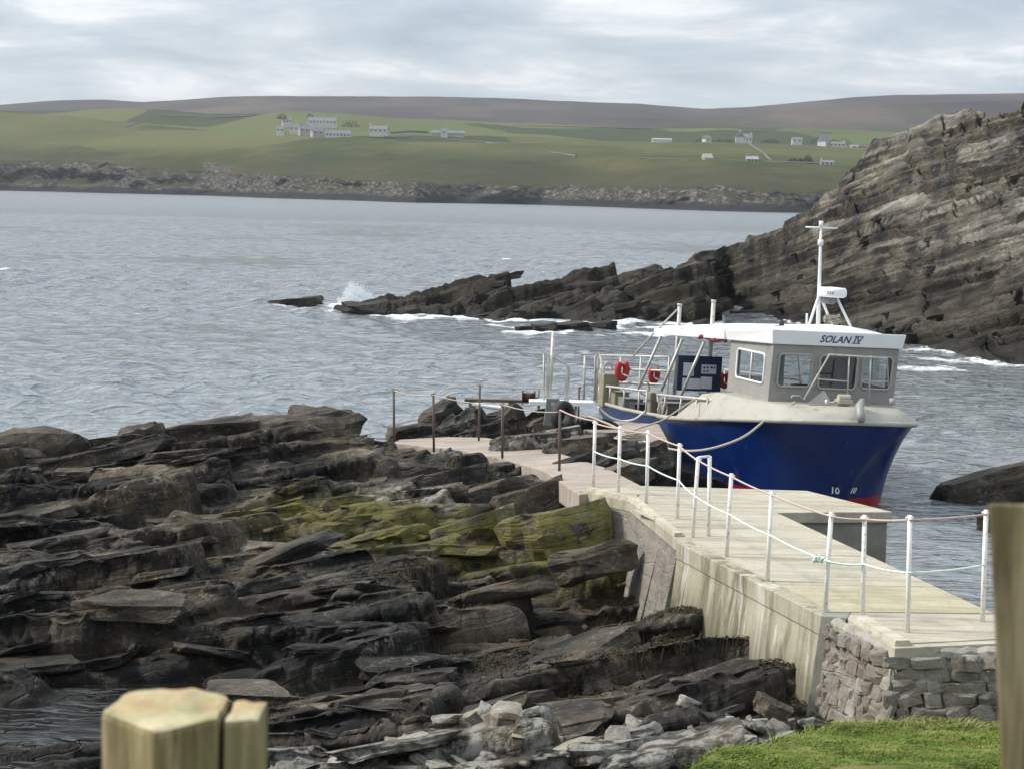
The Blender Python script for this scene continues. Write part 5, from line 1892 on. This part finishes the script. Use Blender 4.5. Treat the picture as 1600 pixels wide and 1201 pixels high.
# faint lettering on the dome
m = MB()
for i, (a0, a1) in enumerate(((-44, -37), (-34, -27), (-24, -17))):
    for (z0, z1) in ((-.045, -.03), (-.005, .01)):
        ring_ = []
        for a, z in ((a0, z0), (a1, z0), (a1, z1), (a0, z1)):
            ring_.append((.297 * math.cos(R_(a)), .297 * math.sin(R_(a)), z))
        m.add(ring_, [(0, 1, 2, 3)])
    ring_ = [(.297 * math.cos(R_(a)), .297 * math.sin(R_(a)), z) for a, z in ((a0, -.045), (a0 + 2, -.045), (a0 + 2, .01), (a0, .01))]
    m.add(ring_, [(0, 1, 2, 3)])
m.build('dome_lettering', M['ink_blue'], rd)
MB().tube([Bp(1259, 355, x=mx), Bp(1308, 357, x=mx)], .018, 8).build('cross_tree', M['white_paint'], mast, True)
m = MB()
c_ = Bp(1283, 350, x=mx)
m.tube([c_ - Vector((0, 0, .06)), c_ + Vector((0, 0, .06))], .045, 12)
m.build('mast_light', M['white_paint'], mast, True)
c_ = mb_.lerp(mtp, .84)
MB().tube([c_ - Vector((0, 0, .07)), c_ + Vector((0, 0, .05))], .06, 10).build('mast_light', M['white_paint'], mast, True)
# small things on the roof: whip aerial, horn, bundled line
MB().tube([Bp(1260, 515, x=-2.9), Bp(1261, 490, x=-2.9)], .022, 8).build('aerial', M['white_paint'], boat, True)
h0 = Bp(1221, 512, x=-2.6)
m = MB()
m.box(h0 + Vector((0, 0, .015)), (.22, .22, .06))
m.build('light_base', M['cabin_grey'], boat, bevel=.01)
m = MB()
m.tube([h0 + Vector((0, 0, .03)), h0 + Vector((0, 0, .10)), h0 + Vector((0, 0, .17))], [.055, .05, .02], 10)
m.build('deck_light', M['black'], boat, True)
m = MB()
b0 = Bp(1300, 508, x=-2.9)
for k in range(5):
    m.tube([b0 + Vector((.05 * math.sin(k * 2 + i * .9), .19 * math.cos(i * .9 + k), .05 + .06 * k * .6 + .03 * math.sin(i * 1.9 + k))) for i in range(9)], .012, 5)
m.build('line_bundle', M['rope_tan'], boat, True)

# front guard rail over the wheelhouse windows
gx_ = -1.35
pa, pb = Bp(1296, 554, x=gx_), Bp(1386, 560, x=gx_)
gr_pts = [Bp(1256, 624, x=-1.2), pa, pb, Bp(1388, 604, x=gx_)]
MB().tube(gr_pts, .02, 8).build('guard_rail', M['alu'], boat, True)
MB().tube([Bp(1277, 592, x=gx_), Bp(1326, 596, x=gx_)], .016, 6).build('guard_rail', M['alu'], boat, True)
MB().tube([Bp(1361, 596, x=gx_), Bp(1387, 596, x=gx_)], .016, 6).build('guard_rail', M['alu'], boat, True)
for px in (1327, 1361):
    MB().tube([Bp(px, 556, x=gx_), Bp(px - 4, 633, x=gx_)], .017, 6).build('guard_stanchion', M['alu'], boat, True)
# foredeck fittings
MB().tube([Bp(1347, 626, x=-.35), Bp(1343, 634, x=-.1), Bp(1345, 648, x=.05), Bp(1346, 658, x=.10)], [.06, .085, .085, .07], 10).build('bow_roller', M['cabin_grey'], boat, True)
hp = [Bp(px, py, x=-1.5) for px, py in ((1236, 622), (1238, 618), (1250, 618), (1253, 623))]
MB().tube(hp, .014, 6).build('grab_handle', M['alu'], boat, True)
m = MB()
m.hexa([Bp(1262, 629, x=-.9), Bp(1300, 630, x=-.9), Bp(1300, 630, x=-1.2), Bp(1262, 629, x=-1.2)], [Bp(1286, 610, x=-1.15), Bp(1288, 610, x=-1.15), Bp(1288, 610, x=-1.25), Bp(1286, 610, x=-1.25)])
m.build('deck_hatch', M['grey_steel'], boat)
wl = Bp(1318, 629, x=-.8)
m = MB()
m.tube([wl + Vector((0, -.12, .10)), wl + Vector((0, .12, .10))], .07, 10)
m.box(wl + Vector((0, 0, .03)), (.22, .3, .08))
m.build('windlass', M['rope_tan'], boat)
MB().tube([Bp(1291, 630, x=-.8) + Vector((0, 0, 0)), Bp(1291, 624, x=-.8)], [.03, .022], 10).build('fairlead', M['white_paint'], boat, True)
m = MB()
m.tube([Bp(px, py, x=-.75) for px, py in ((1298, 629), (1306, 627), (1315, 630), (1326, 627), (1336, 630), (1322, 632), (1308, 631))], .02, 6)
m.build('rope_coil', M['rope_tan'], boat, True)
MB().tube([Bp(1394, 632, x=-1.0), Bp(1394, 622, x=-1.0)], .06, 10).build('bollard', M['whaleback'], boat, True)

# starboard rails
def rail_line(nm, pts, r=.028):
    return MB().tube(pts, r, 8).build(nm, M['alu'], boat, True)


fa, fb = Bp(1027, 616, y=-1.93), Bp(1106, 624, y=-1.93)
rail_line('hand_rail', [fa, fa.lerp(fb, .5), fb])
for k in (0, .18, .5, .8, 1.0):
    p = fa.lerp(fb, k)
    rail_line('stanchion', [p, Vector((p.x - .02, -1.97, bow_curve(min(-p.x, 6.4), SZ))) if p.x > -6.45 else Vector((p.x, -1.8, 1.2))], .02)
a, b = Bp(936, 602, y=-1.74), Bp(1011, 611, y=-1.80)
rail_line('hand_rail', [a, a.lerp(b, .5), b])
for k in (0, .25, .55, .85, 1):
    p = a.lerp(b, k)
    rail_line('stanchion', [p, Vector((p.x, p.y, 1.08))], .02)
ta, tb = Bp(940, 555, y=-1.55), Bp(1046, 558, y=-1.15)
for dz in (0, -.32, -.64):
    rail_line('hand_rail', [ta + Vector((0, 0, dz)), tb + Vector((0, 0, dz))], .026)
for k in (0, .3, .6, 1):
    p = ta.lerp(tb, k)
    rail_line('stanchion', [p, Vector((p.x, p.y, 1.0))], .024)
# stern ladder and gate hoop
for px in (914, 934):
    rail_line('ladder_stile', [Bp(px, 552, x=-12.2), Bp(px - 2, 628, x=-12.2)], .026)
for py in (553, 576, 600):
    rail_line('ladder_rung', [Bp(911, py, x=-12.2), Bp(936, py, x=-12.2)], .024)
rail_line('gate_hoop', [Bp(929, 625, x=-12.0), Bp(931, 556, x=-12.0), Bp(936, 552, x=-12.0), Bp(942, 575, x=-11.9), Bp(944, 600, x=-11.8)], .032)
m = MB()
a, b = Bp(940, 583, x=-11.4), Bp(962, 636, x=-11.4)
m.box((a + b) / 2, (.4, abs(a.y - b.y), abs(a.z - b.z)))
m.build('engine_vent', M['olive_tarp'], boat, bevel=.03)
m = MB()
a, b = Bp(1014, 612, x=-8.6), Bp(1026, 646, x=-8.6)
m.box((a + b) / 2, (.35, abs(a.y - b.y), abs(a.z - b.z)))
m.build('deck_locker', M['olive_tarp'], boat, bevel=.03)
m = MB()
a, b = Bp(1030, 612, x=-8.2), Bp(1134, 640, x=-8.2)
m.box(((a + b) / 2), (.5, abs(a.y - b.y), .10))
m.box(((a + b) / 2) + Vector((.1, 0, -.28)), (.06, abs(a.y - b.y), .45))
m.build('bench', M['grey_steel'], boat, bevel=.01)
for (px, py, x, w_, h_, mt) in ((985, 632, -10.0, .5, .28, 'grey_steel'), (1000, 640, -9.0, .4, .25, 'black'), (1048, 640, -7.6, .5, .3, 'grey_steel'), (1080, 642, -6.9, .45, .3, 'interior'), (968, 625, -11.0, .35, .4, 'olive_tarp'), (1112, 628, -6.0, .5, .35, 'interior')):
    c_ = Bp(px, py, x=x)
    m = MB()
    m.box(c_, (.4, w_, h_))
    gb = m.build('gear_box', M[mt], boat, bevel=.02)
    m = MB()
    m.box(c_ + Vector((.01, 0, h_ / 2 + .012)), (.43, w_ + .03, .025))
    m.build('lid', M[mt], gb, bevel=.006)
for (px, py, x) in ((950, 570, -11.6), (1008, 600, -9.2), (1036, 632, -6.6), (1090, 634, -4.8), (958, 612, -11.3)):
    c_ = Bp(px, py, x=x)
    rq = random.Random(px)
    MB().tube([c_ + Vector((rq.uniform(-.04, .04), .11 * math.cos(i * .8), .17 * math.sin(i * .8) - .1)) for i in range(18)], .016, 6).build('hanging_rope', M['rope_tan'], boat, True)
for y_ in (-1.2, 1.2):
    rail_line('hand_rail', [Vector((-12.1, y_, 1.9)), Vector((-12.1, y_ * .2, 1.9))], .024)
    rail_line('hand_rail', [Vector((-12.1, y_, 1.5)), Vector((-12.1, y_ * .2, 1.5))], .02)
rail_line('hand_rail', [Vector((-12.0, 1.58, 1.95)), Vector((-7.5, 1.74, 2.1))], .026)
rail_line('hand_rail', [Vector((-12.0, 1.58, 1.5)), Vector((-7.5, 1.74, 1.62))], .022)
for k in range(6):
    rail_line('stanchion', [Vector((-12.0 + k * .9, 1.58 + .03 * k, 1.95 + .03 * k)), Vector((-12.0 + k * .9, 1.58 + .03 * k, 1.0))], .02)
# notice board athwartships
nx = -6.4
a, b = Bp(1060, 555, x=nx), Bp(1125, 612, x=nx)
m = MB()
m.box((a + b) / 2, (.04, abs(a.y - b.y), abs(a.z - b.z)))
nb_ = m.build('notice_board', M['navy_board'], boat, bevel=.006)
for (x0, y0, x1, y1) in ((1068, 566, 1084, 588), (1096, 569, 1119, 585), (1066, 590, 1094, 608), (1095, 588, 1112, 608)):
    p0, p1 = Bp(x0, y0, x=nx + .026), Bp(x1, y1, x=nx + .026)
    m = MB()
    m.box((p0 + p1) / 2, (.006, abs(p0.y - p1.y) - .012, abs(p0.z - p1.z) - .012))
    m.build('notice', M['paper'], nb_)
m = MB()
for (x0, x1) in ((1099, 1102), (1104, 1107), (1110, 1114), (1116, 1118)):
    for (y0, y1) in ((573, 576), (579, 581.5)):
        if x0 > 1108 and y0 > 576:
            continue
        p0, p1 = Bp(x0, y0, x=nx + .032), Bp(x1, y1, x=nx + .032)
        m.box((p0 + p1) / 2, (.002, abs(p0.y - p1.y), abs(p0.z - p1.z)))
m.build('notice_print', M['ink_blue'], nb_)
# horseshoe buoys on the rail
for (px, py, x, s) in ((972, 578, -10.6, 1.0), (1022, 585, -9.4, .8), (1132, 593, -6.6, .75)):
    c_ = Bp(px, py, x=x)
    m = MB()
    pts = []
    for k in range(13):
        an = R_(-62 + 304 * k / 12)
        pts.append(c_ + Vector((0, .105 * s * math.sin(an + 1.57), .20 * s * math.cos(an + 1.57))))
    m.tube(pts, .085 * s, 8)
    bu = m.build('horseshoe_buoy', M['red'], boat, True)
    for k in (4,):
        d_ = (pts[k + 1] - pts[k - 1]).normalized() * .02
        MB().tube([pts[k] - d_, pts[k] + d_], .092 * s, 8).build('reflective_band', M['white_paint'], bu, True)

# draft marks each side of the stem
def draft(side, px, py, wpx):
    p = Bp(px, py, x=-.85 if side < 0 else -.95)
    return p


for sd, px in ((-1, 1297), (1, 1325)):
    best = None
    # find the hull skin under the mark
    dg = bpy.context.evaluated_depsgraph_get()
    o_ = boat_m.transposed() @ (CAMP - BO)
    d_ = (boat_m.transposed() @ ray(px, 769)).normalized()
    hit, loc, nrm, idx = hull.ray_cast(o_, d_)
    if hit:
        if nrm.dot(d_) > 0:
            nrm = -nrm
        upv = (Vector((0, 0, 1)) - nrm * nrm.z).normalized()
        axv = upv.cross(nrm).normalized()
        text_obj('draft_mark', '10', .19, M['white_paint'], boat, loc + nrm * .035, axv, upv, nrm, 0, .003)

# bow wheel of the anchor seen past the port bow
# ------------------------------------------------------------------ mooring lines
def rope_thing(label, pts, r, mat):
    o0 = Vector(pts[0])
    m = MB()
    m.tube([Vector(p) - o0 for p in pts], r, 7)
    ob = m.build('mooring_rope', mat, None, True)
    ob.location = o0
    tag(ob, label, 'rope', 'mooring ropes')
    return ob


def boatw(p):
    return BO + boat_m @ Vector(p)


def smooth_line(ctrl, n=8):
    out = []
    c = [ctrl[0]] + list(ctrl) + [ctrl[-1]]
    for i in range(1, len(c) - 2):
        for k in range(n):
            t = k / n
            p0, p1, p2, p3 = c[i - 1], c[i], c[i + 1], c[i + 2]
            out.append(0.5 * ((2 * p1) + (p2 - p0) * t + (2 * p0 - 5 * p1 + 4 * p2 - p3) * t * t + (3 * p1 - p0 - 3 * p2 + p3) * t ** 3))
    out.append(Vector(ctrl[-1]))
    return out


def on_boat(px, py, **kw):
    return boatw(Bp(px, py, **kw))


q1 = [on_boat(1242, 628, x=-1.1), on_boat(1222, 640, x=-1.0), on_boat(1197, 655, x=-1.2)]
q1 += [P(1165, 680, Y=41.6), P(1130, 695, Y=41.3), P(1095, 703, Y=41.4), P(1060, 703, Y=41.9), P(1020, 694, Y=42.6), P(985, 680, Y=43.4), P(955, 664, Y=44.3), P(920, 650, Y=45)]
rope_thing('long slack bow rope drooping across the blue hull to the landing', smooth_line([Vector(p) for p in q1]), .025, M['rope_tan'])
q2 = [on_boat(1088, 622, y=-2.0), P(1060, 640, Y=45.5), P(1035, 656, Y=45), P(1000, 668, Y=44.8), P(968, 682, Y=44.5)]
rope_thing('short pale rope from the boat side rail down to the landing', smooth_line([Vector(p) for p in q2]), .018, M['rope_tan'])
q3 = [on_boat(1008, 642, y=-1.85), P(992, 654, Y=48.2), P(972, 657, Y=48), P(952, 650, Y=47.6), P(935, 636, Y=47.2)]
rope_thing('white looped stern rope hanging over the aft blue hull', smooth_line([Vector(p) for p in q3]), .022, M['white_post'])
# a heap of rope on the landing
m = MB()
hc = P(985, 688, Y=41.2)
rp = random.Random(3)
for k in range(4):
    m.tube([Vector((.30 * math.cos(i * .7 + k) * (1 - .1 * k) + rp.uniform(-.03, .03), .2 * math.sin(i * .7 + k), .03 + .035 * k + rp.uniform(0, .02))) for i in range(10)], .022, 6)
ob = m.build('rope_heap', M['rope_tan'], None, True)
ob.location = (hc.x, hc.y, max(hc.z, shore_height(hc.x, hc.y)))
tag(ob, 'coiled heap of tan rope lying on the rock beside the boat', 'rope')

# ------------------------------------------------------------------ fence posts by the camera
def fence_post(name, label, c, yaw, pieces, zt, zb_, mats):
    root = empty(name, (c[0], c[1], zb_))
    root.rotation_euler = (0, 0, yaw)
    tag(root, label, 'post')
    for (nm, poly, top_dz, mt) in pieces:
        n_ = len(poly)
        cx_, cy_ = sum(p[0] for p in poly) / n_, sum(p[1] for p in poly) / n_
        H = zt - zb_
        m = MB()
        lo = [(p[0], p[1], -.15) for p in poly]
        hi = [(p[0], p[1], H + dz) for p, dz in zip(poly, top_dz)]
        m.hexa(lo, hi)
        o = m.build(nm, mt, root, bevel=.009)
        me = o.data
        bm = bmesh.new()
        bm.from_mesh(me)
        bmesh.ops.subdivide_edges(bm, edges=bm.edges, cuts=5, use_grid_fill=True)
        bmesh.ops.triangulate(bm, faces=bm.faces)
        for v in bm.verts:
            q_ = vnoise(np.array([v.co.x * 60 + v.co.y * 45]), np.array([v.co.z * 9 + v.co.y * 30]), 5)[0]
            q2 = vnoise(np.array([v.co.x * 38]), np.array([v.co.y * 38 + 3]), 6)[0]
            v.co.x += .0022 * q_
            v.co.y += .0022 * q_
            if v.co.z > H - .05:
                v.co.z += .004 * q2 + .002 * q_
        bm.to_mesh(me)
        bm.free()
        me.materials.append(M['end_grain'])
        for pl_ in me.polygons:
            if pl_.normal.z > .6 and pl_.center.z > H - .08:
                pl_.material_index = 1
    return root


zt = P(285, 1122, Y=2.8).z
s = .083
fence_post('fence_post', 'pale weathered fence post with cracked green and orange top', (-.425, 2.83), R_(0),
           [('timber', [(-.106, -.005), (-.0245, -.065), (.051, -.025), (.055, .06), (.0, .11), (-.09, .07)], [.0, -.010, -.002, .010, .012, .008], M['post_wood']),
            ('split_timber', [(.057, -.022), (.105, -.002), (.110, .06), (.060, .07)], [-.006, .0, .004, .002], M['post_wood'])], zt, 4.5, None)
pt = P(1546, 787, Y=2.6)
root = empty('fence_post', (pt.x, 2.662, 4.5))
tag(root, 'dark brown mossy fence post tapering downwards beside the rope railing', 'post')
m = MB()
H = pt.z - 4.5
low = P(1566, 1201, Y=2.6)
slope = (low.x - pt.x) / (pt.z - low.z)
dxb = slope * (H + .1)
m.hexa([(dxb, -.055, -.1), (dxb + .14, -.06, -.1), (dxb + .17, .04, -.1), (dxb + .035, .04, -.1)], [(0, -.055, H), (.15, -.06, H + .002), (.18, .04, H - .012), (.030, .04, H - .014)])
o = m.build('timber', M['post_wood_dark'], root, bevel=.004)

# ------------------------------------------------------------------ seaweed over the low ledges, wrack
sv, sf = [], []
sr = np.random.RandomState(12)
spots = [(1130, 1030, 1.3), (1000, 1030, 1.2), (1180, 1080, .9), (880, 1040, 1.2), (1080, 985, .8), (760, 1010, .9), (350, 1060, .8), (100, 1065, 1.0), (650, 930, .9), (1000, 930, .8)]
for (px, py, rad) in spots:
    c = P(px, py, z=.6)
    for k in range(1500):
        x, y = c.x + sr.normal(0, rad * .5), c.y + sr.normal(0, rad * .7)
        if inside(deck_poly, np.array([x]), np.array([y]))[0]:
            continue
        z = shore_height(x, y)
        if z > 1.0 or z < -.1 or x > 2.2 + (28.9 - y) * .245:
            continue
        a = sr.uniform(0, 6.28)
        L = sr.uniform(.05, .12)
        w = sr.uniform(.003, .008)
        pts = [(x, y, z + .015)]
        for s in range(2):
            a += sr.normal(0, .6)
            qx, qy = pts[-1][0] + math.cos(a) * L * .5, pts[-1][1] + math.sin(a) * L * .5
            pts.append((qx, qy, shore_height(qx, qy) + sr.uniform(.008, .05)))
        b = len(sv)
        nx_, ny_ = -math.sin(a) * w, math.cos(a) * w
        for (qx, qy, qz) in pts:
            sv += [(qx - nx_, qy - ny_, qz), (qx + nx_, qy + ny_, qz + .006)]
        sf += [(b, b + 1, b + 3, b + 2), (b + 2, b + 3, b + 5, b + 4)]
me = bpy.data.meshes.new('seaweed')
me.from_pydata(sv, [], sf)
wd = link_mesh('seaweed', me, simple('seaweed', (.022, .016, .006), (.045, .031, .011), 5, .9))
tag(wd, 'dark brown bladder wrack covering the low ledges beside the jetty wall', 'seaweed', kind='stuff')

# ------------------------------------------------------------------ spray of the breaking wave
p0 = P(560, 476, z=0)
sv, sf = [], []
ico = [(0, 0, 1), (.9, 0, .3), (-.3, .85, .3), (-.3, -.85, .3), (.4, .6, -.7), (.4, -.6, -.7), (-.8, 0, -.6)]
icf = [(0, 1, 2), (0, 2, 3), (0, 3, 1), (1, 4, 2), (1, 5, 4), (1, 3, 5), (2, 4, 6), (2, 6, 3), (3, 6, 5), (4, 5, 6)]
for k in range(6500):
    u = sr.rand() ** 1.7
    wv = 1.0 * (1 - .55 * u)
    cxp = sr.choice([-.35, .1, .5], p=[.45, .35, .2])
    hmax = {-.35: 1.25, .1: 1.0, .5: .6}[cxp]
    x, y, z = p0.x + cxp + sr.normal(0, .30) * wv, p0.y + sr.normal(0, .5), .05 + u * hmax * sr.uniform(.7, 1.1)
    s = sr.uniform(.012, .045) * (1.3 - .8 * u)
    b = len(sv)
    sv += [(x + s * a, y + s * c, z + s * d) for a, c, d in ico]
    sf += [(b + i, b + j, b + l) for i, j, l in icf]
me = bpy.data.meshes.new('sea_spray')
me.from_pydata(sv, [], sf)
spray = link_mesh('sea_spray', me, simple('spray', (.85, .87, .88), (.80, .82, .84), 3, .7))
tag(spray, 'white burst of spray where a wave breaks on the headland tip', 'spray', kind='stuff')

# ------------------------------------------------------------------ houses on the far shore
wall_w = simple('render_white', (.55, .54, .50), (.44, .43, .40), .2, .8)
wall_g = simple('render_grey', (.36, .35, .32), (.29, .28, .26), .2, .85)
roof_g = simple('slate_roof', (.12, .125, .135), (.16, .165, .17), .3, .7)
roof_l = simple('sheet_roof', (.30, .31, .32), (.25, .26, .27), .3, .6)
win_m = simple('dark_window', (.03, .035, .045), (.03, .035, .045), 1, .2)


def house(label, px, py, D, w, d, h, rh, yaw=0.0, wm=None, rm=None, chim=(-1, 1), wins=3, group=None, name='house'):
    w, d, h, rh = w * .74, d * .8, h * .62, rh * .9
    b = P(px, py, Y=D)
    root = empty(name, b)
    root.rotation_euler = (0, 0, yaw)
    tag(root, label, 'house' if name == 'house' else 'shed', group)
    MB().prism([(-w / 2, -d / 2), (w / 2, -d / 2), (w / 2, d / 2), (-w / 2, d / 2)], -3, h).build('wall', wm or wall_w, root)
    m = MB()
    e = .3
    m.hexa([(-w / 2 - e, -d / 2 - e, h + .02), (-w / 2 - e, d / 2 + e, h + .02), (-w / 2 - e, 0, h + rh)], [(w / 2 + e, -d / 2 - e, h + .02), (w / 2 + e, d / 2 + e, h + .02), (w / 2 + e, 0, h + rh)])
    rf = m.build('roof', rm or roof_g, root)
    for s in chim:
        MB().box((s * (w / 2 - .5), 0, h + rh + .3), (.9, .8, 1.6)).build('chimney', wm or wall_w, rf)
    for k in range(wins):
        x = -w / 2 + w * (k + .5) / wins
        MB().box((x, -d / 2 - .02, h * .52), (.9, .08, 1.0)).build('window', win_m, root)
    return root


house('long pale cottage with grey roof at the seaward foot of the village', 528, 214, 1440, 22, 7, 3.2, 2.4, .05, wins=7)
house('low grey gabled barn beside the long pale cottage in the village', 495, 210, 1450, 10, 7, 3.0, 3.0, .4, wall_g, wins=2, chim=())
house('terrace of dwellings with long slate roof at the top of the village', 505, 194, 1560, 26, 8, 3.3, 2.8, -.03, wins=8, chim=(-1, 0, 1))
house('white cottage at the head of the village street beside the track', 448, 193, 1600, 9, 6, 3.4, 2.4, .2, wins=3)
house('small white gabled house at the landward end of the village terrace', 485, 189, 1600, 6, 7, 4.6, 2.8, 1.57, wins=1, chim=(1,))
house('small white house in the middle of the village street', 459, 204, 1510, 8, 6, 3.2, 2.4, .1, wins=2)
house('slate roofed cottage on the near lane of the village', 475, 206, 1480, 9, 6, 2.8, 2.6, .3, wall_g, wins=2)
house('pale croft at the edge of the village above the bare field', 438, 206, 1500, 7, 5, 2.8, 2.2, 0, wins=2, chim=(-1,))
house('detached white house with tall gable standing apart from the village', 592, 207, 1450, 16, 8, 2.9, 2.8, -.1, wins=4)
house('long dark low steading with a small white gable on the open hillside', 700, 212, 1480, 30, 7, 2.4, 2.0, 0, wall_g, roof_g, (), 0)
house('tiny white gabled annex in front of the dark steading', 694, 210, 1470, 6, 4, 2.8, 2.6, 0, wins=1, chim=())
house('long white flat-fronted farm shed alone in the upper field', 1034, 222, 1440, 17, 8, 2.3, 1.0, 0, wall_w, roof_l, (), 0, name='farm_shed')
house('tall white farmhouse with two chimneys and dark windows', 1165, 222, 1470, 11, 7, 4.6, 2.8, -.05, wins=4)
house('white gable end joined to the tall farmhouse', 1156, 221, 1460, 4, 7, 4.8, 3.4, 1.57, wins=1, chim=(1,))
house('small white house half hidden by bushes near the lone farm shed', 1104, 222, 1470, 6, 6, 3.0, 2.8, .5, wins=1, chim=())
house('low white bungalow between the farmhouse and the steep white gables', 1245, 222, 1480, 9, 6, 2.4, 1.6, 0, wins=2, chim=())
house('steep gabled white house at the wooded end of the hillside', 1287, 227, 1470, 8, 8, 4.0, 4.4, .9, wins=2, chim=())
house('long low white range running from the steep gabled house', 1308, 229, 1470, 14, 6, 2.4, 1.8, -.05, wins=4, chim=(1,))
house('flat white garage block at the end of the long low range', 1335, 232, 1465, 7, 5, 2.6, .6, 0, wall_w, roof_l, (), 1, name='farm_shed')
house('low white croft by the wall nearest the cliff tops', 1292, 258, 1130, 9, 5, 2.0, 1.4, -.05, wins=3, chim=(-1,))
house('roofless stone ruin with bare gables in the lower field', 1105, 251, 1140, 6, 5, 2.0, 2.6, .3, wall_g, wall_g, (), 0)
house('grey stone croft house with chimneys in the lower field', 1175, 254, 1140, 8, 5, 2.6, 1.8, 0, wall_g, roof_l, (-1, 1), 3)


# bushes round the houses
def bush(label, px, py, D, w, h, group):
    b = P(px, py, Y=D)
    root = empty('bush', b)
    tag(root, label, 'bush', group)
    rb_ = np.random.RandomState(int(px * 7 + py))
    vs, fs = [], []
    for k in range(260):
        a, u, v = rb_.uniform(0, 6.28), rb_.uniform(0, 1) ** .5, rb_.uniform(0, 1)
        x, y, z = math.cos(a) * u * w / 2, math.sin(a) * u * w / 3, v * h * math.sqrt(max(.05, 1 - u * u)) * rb_.uniform(.75, 1.1)
        s = rb_.uniform(.25, .6)
        n_ = Vector(rb_.normal(0, 1, 3)).normalized()
        t1 = n_.orthogonal().normalized() * s
        t2 = n_.cross(t1)
        b0 = len(vs)
        c_ = Vector((x, y, z))
        vs += [tuple(c_ - t1), tuple(c_ + t2 * .6), tuple(c_ + t1), tuple(c_ - t2 * .6)]
        fs.append((b0, b0 + 1, b0 + 2, b0 + 3))
    me = bpy.data.meshes.new('crown')
    me.from_pydata(vs, [], fs)
    link_mesh('crown', me, M['bush'], root)
    MB().tube([(0, 0, -1), (.1, 0, h * .6)], [.25, .1], 6).build('trunk', M['bark'], root)


M['bush'] = simple('bush_leaf', (.032, .045, .018), (.055, .065, .028), .3, .9)
M['bark'] = simple('bark', (.06, .05, .04), (.05, .04, .03), 1, .9)
for lab, px, py, D, w, h in [('dark bushes sheltering the small house near the farm shed', 1098, 223, 1475, 10, 3.4), ('hedge of low bushes leading to the tall farmhouse', 1130, 223, 1480, 16, 2.4),
                             ('dark scrub in the garden between farmhouse and bungalow', 1203, 223, 1480, 14, 2.6), ('broad dark trees behind the steep gabled house', 1280, 225, 1490, 12, 6.5),
                             ('dark trees over the long low white range', 1312, 226, 1490, 18, 5.0), ('spreading scrub beyond the white garage block', 1352, 235, 1470, 14, 4.0),
                             ('round bush standing in the lower field beside the croft', 1262, 254, 1140, 5, 4.0), ('lone dark bush left of the round one in the lower field', 1250, 255, 1140, 3.4, 2.6),
                             ('pale scrub patch at the edge of the lower field', 1238, 254, 1150, 6, 2.6), ('trees screening the end of the village terrace', 548, 199, 1530, 13, 5.5), ('dark bush by the track at the top of the village', 441, 186, 1600, 8, 4.0)]:
    bush(lab, px, py, D, w, h, None)


# field walls: low dry stone lines across the slope
def field_wall(label, pts):
    b0 = P(pts[0][0], pts[0][1], Y=pts[0][2])
    m = MB()
    m.tube([P(a, b, Y=c) - b0 + Vector((0, 0, .2)) for a, b, c in pts], .75, 6)
    o = m.build('field_wall', wall_g, None)
    o.location = b0
    o.data.materials[0] = M['wall_dark']
    tag(o, label, 'field wall')


M['wall_dark'] = simple('dry_stone', (.085, .082, .07), (.12, .115, .10), .3, .95)
field_wall('dark drystone dyke running from the white house to the steading', [(612, 208, 1452), (640, 206, 1475), (668, 207, 1480)])
field_wall('long drystone dyke slanting down the hillside below the steading', [(600, 215, 1430), (700, 219, 1440), (760, 224, 1430), (830, 235, 1340), (900, 245, 1230)])
field_wall('drystone dyke along the lower field by the ruin', [(1000, 249, 1150), (1090, 251, 1145), (1200, 254, 1140), (1290, 257, 1135)])

field_wall('drystone dyke climbing the dark seaward hill', [(60, 238, 1420), (150, 214, 1520), (215, 193, 1640)])
field_wall('drystone dyke between the pale fields above the village', [(250, 181, 1950), (340, 184, 1930), (430, 180, 1930)])
field_wall('fence line crossing the middle pasture below the lone shed', [(760, 224, 1430), (900, 228, 1430), (1010, 227, 1440), (1090, 225, 1460)])
field_wall('long dyke along the foot of the moor', [(800, 197, 1960), (950, 200, 1960), (1100, 204, 1940), (1300, 208, 1930)])
field_wall('dyke dropping from the tall farmhouse to the lower field', [(1170, 226, 1440), (1190, 238, 1290), (1205, 253, 1145)])

# ------------------------------------------------------------------ haze
m = MB()
m.box((0, 2250, 97), (4600, 5100, 210))
hz_ = m.build('haze', None, None)
hm = bpy.data.materials.new('haze')
hm.use_nodes = True
hn = hm.node_tree
hn.nodes.clear()
ho = nd(hn, 'ShaderNodeOutputMaterial')
pvn = nd(hn, 'ShaderNodeVolumePrincipled', {'Color': (.80, .86, .94, 1), 'Density': .00008, 'Anisotropy': .2})
hn.links.new(pvn.outputs[0], ho.inputs['Volume'])
hz_.data.materials.append(hm)
tag(hz_, 'thin pale sea haze filling the air over the sound', 'haze', kind='stuff')
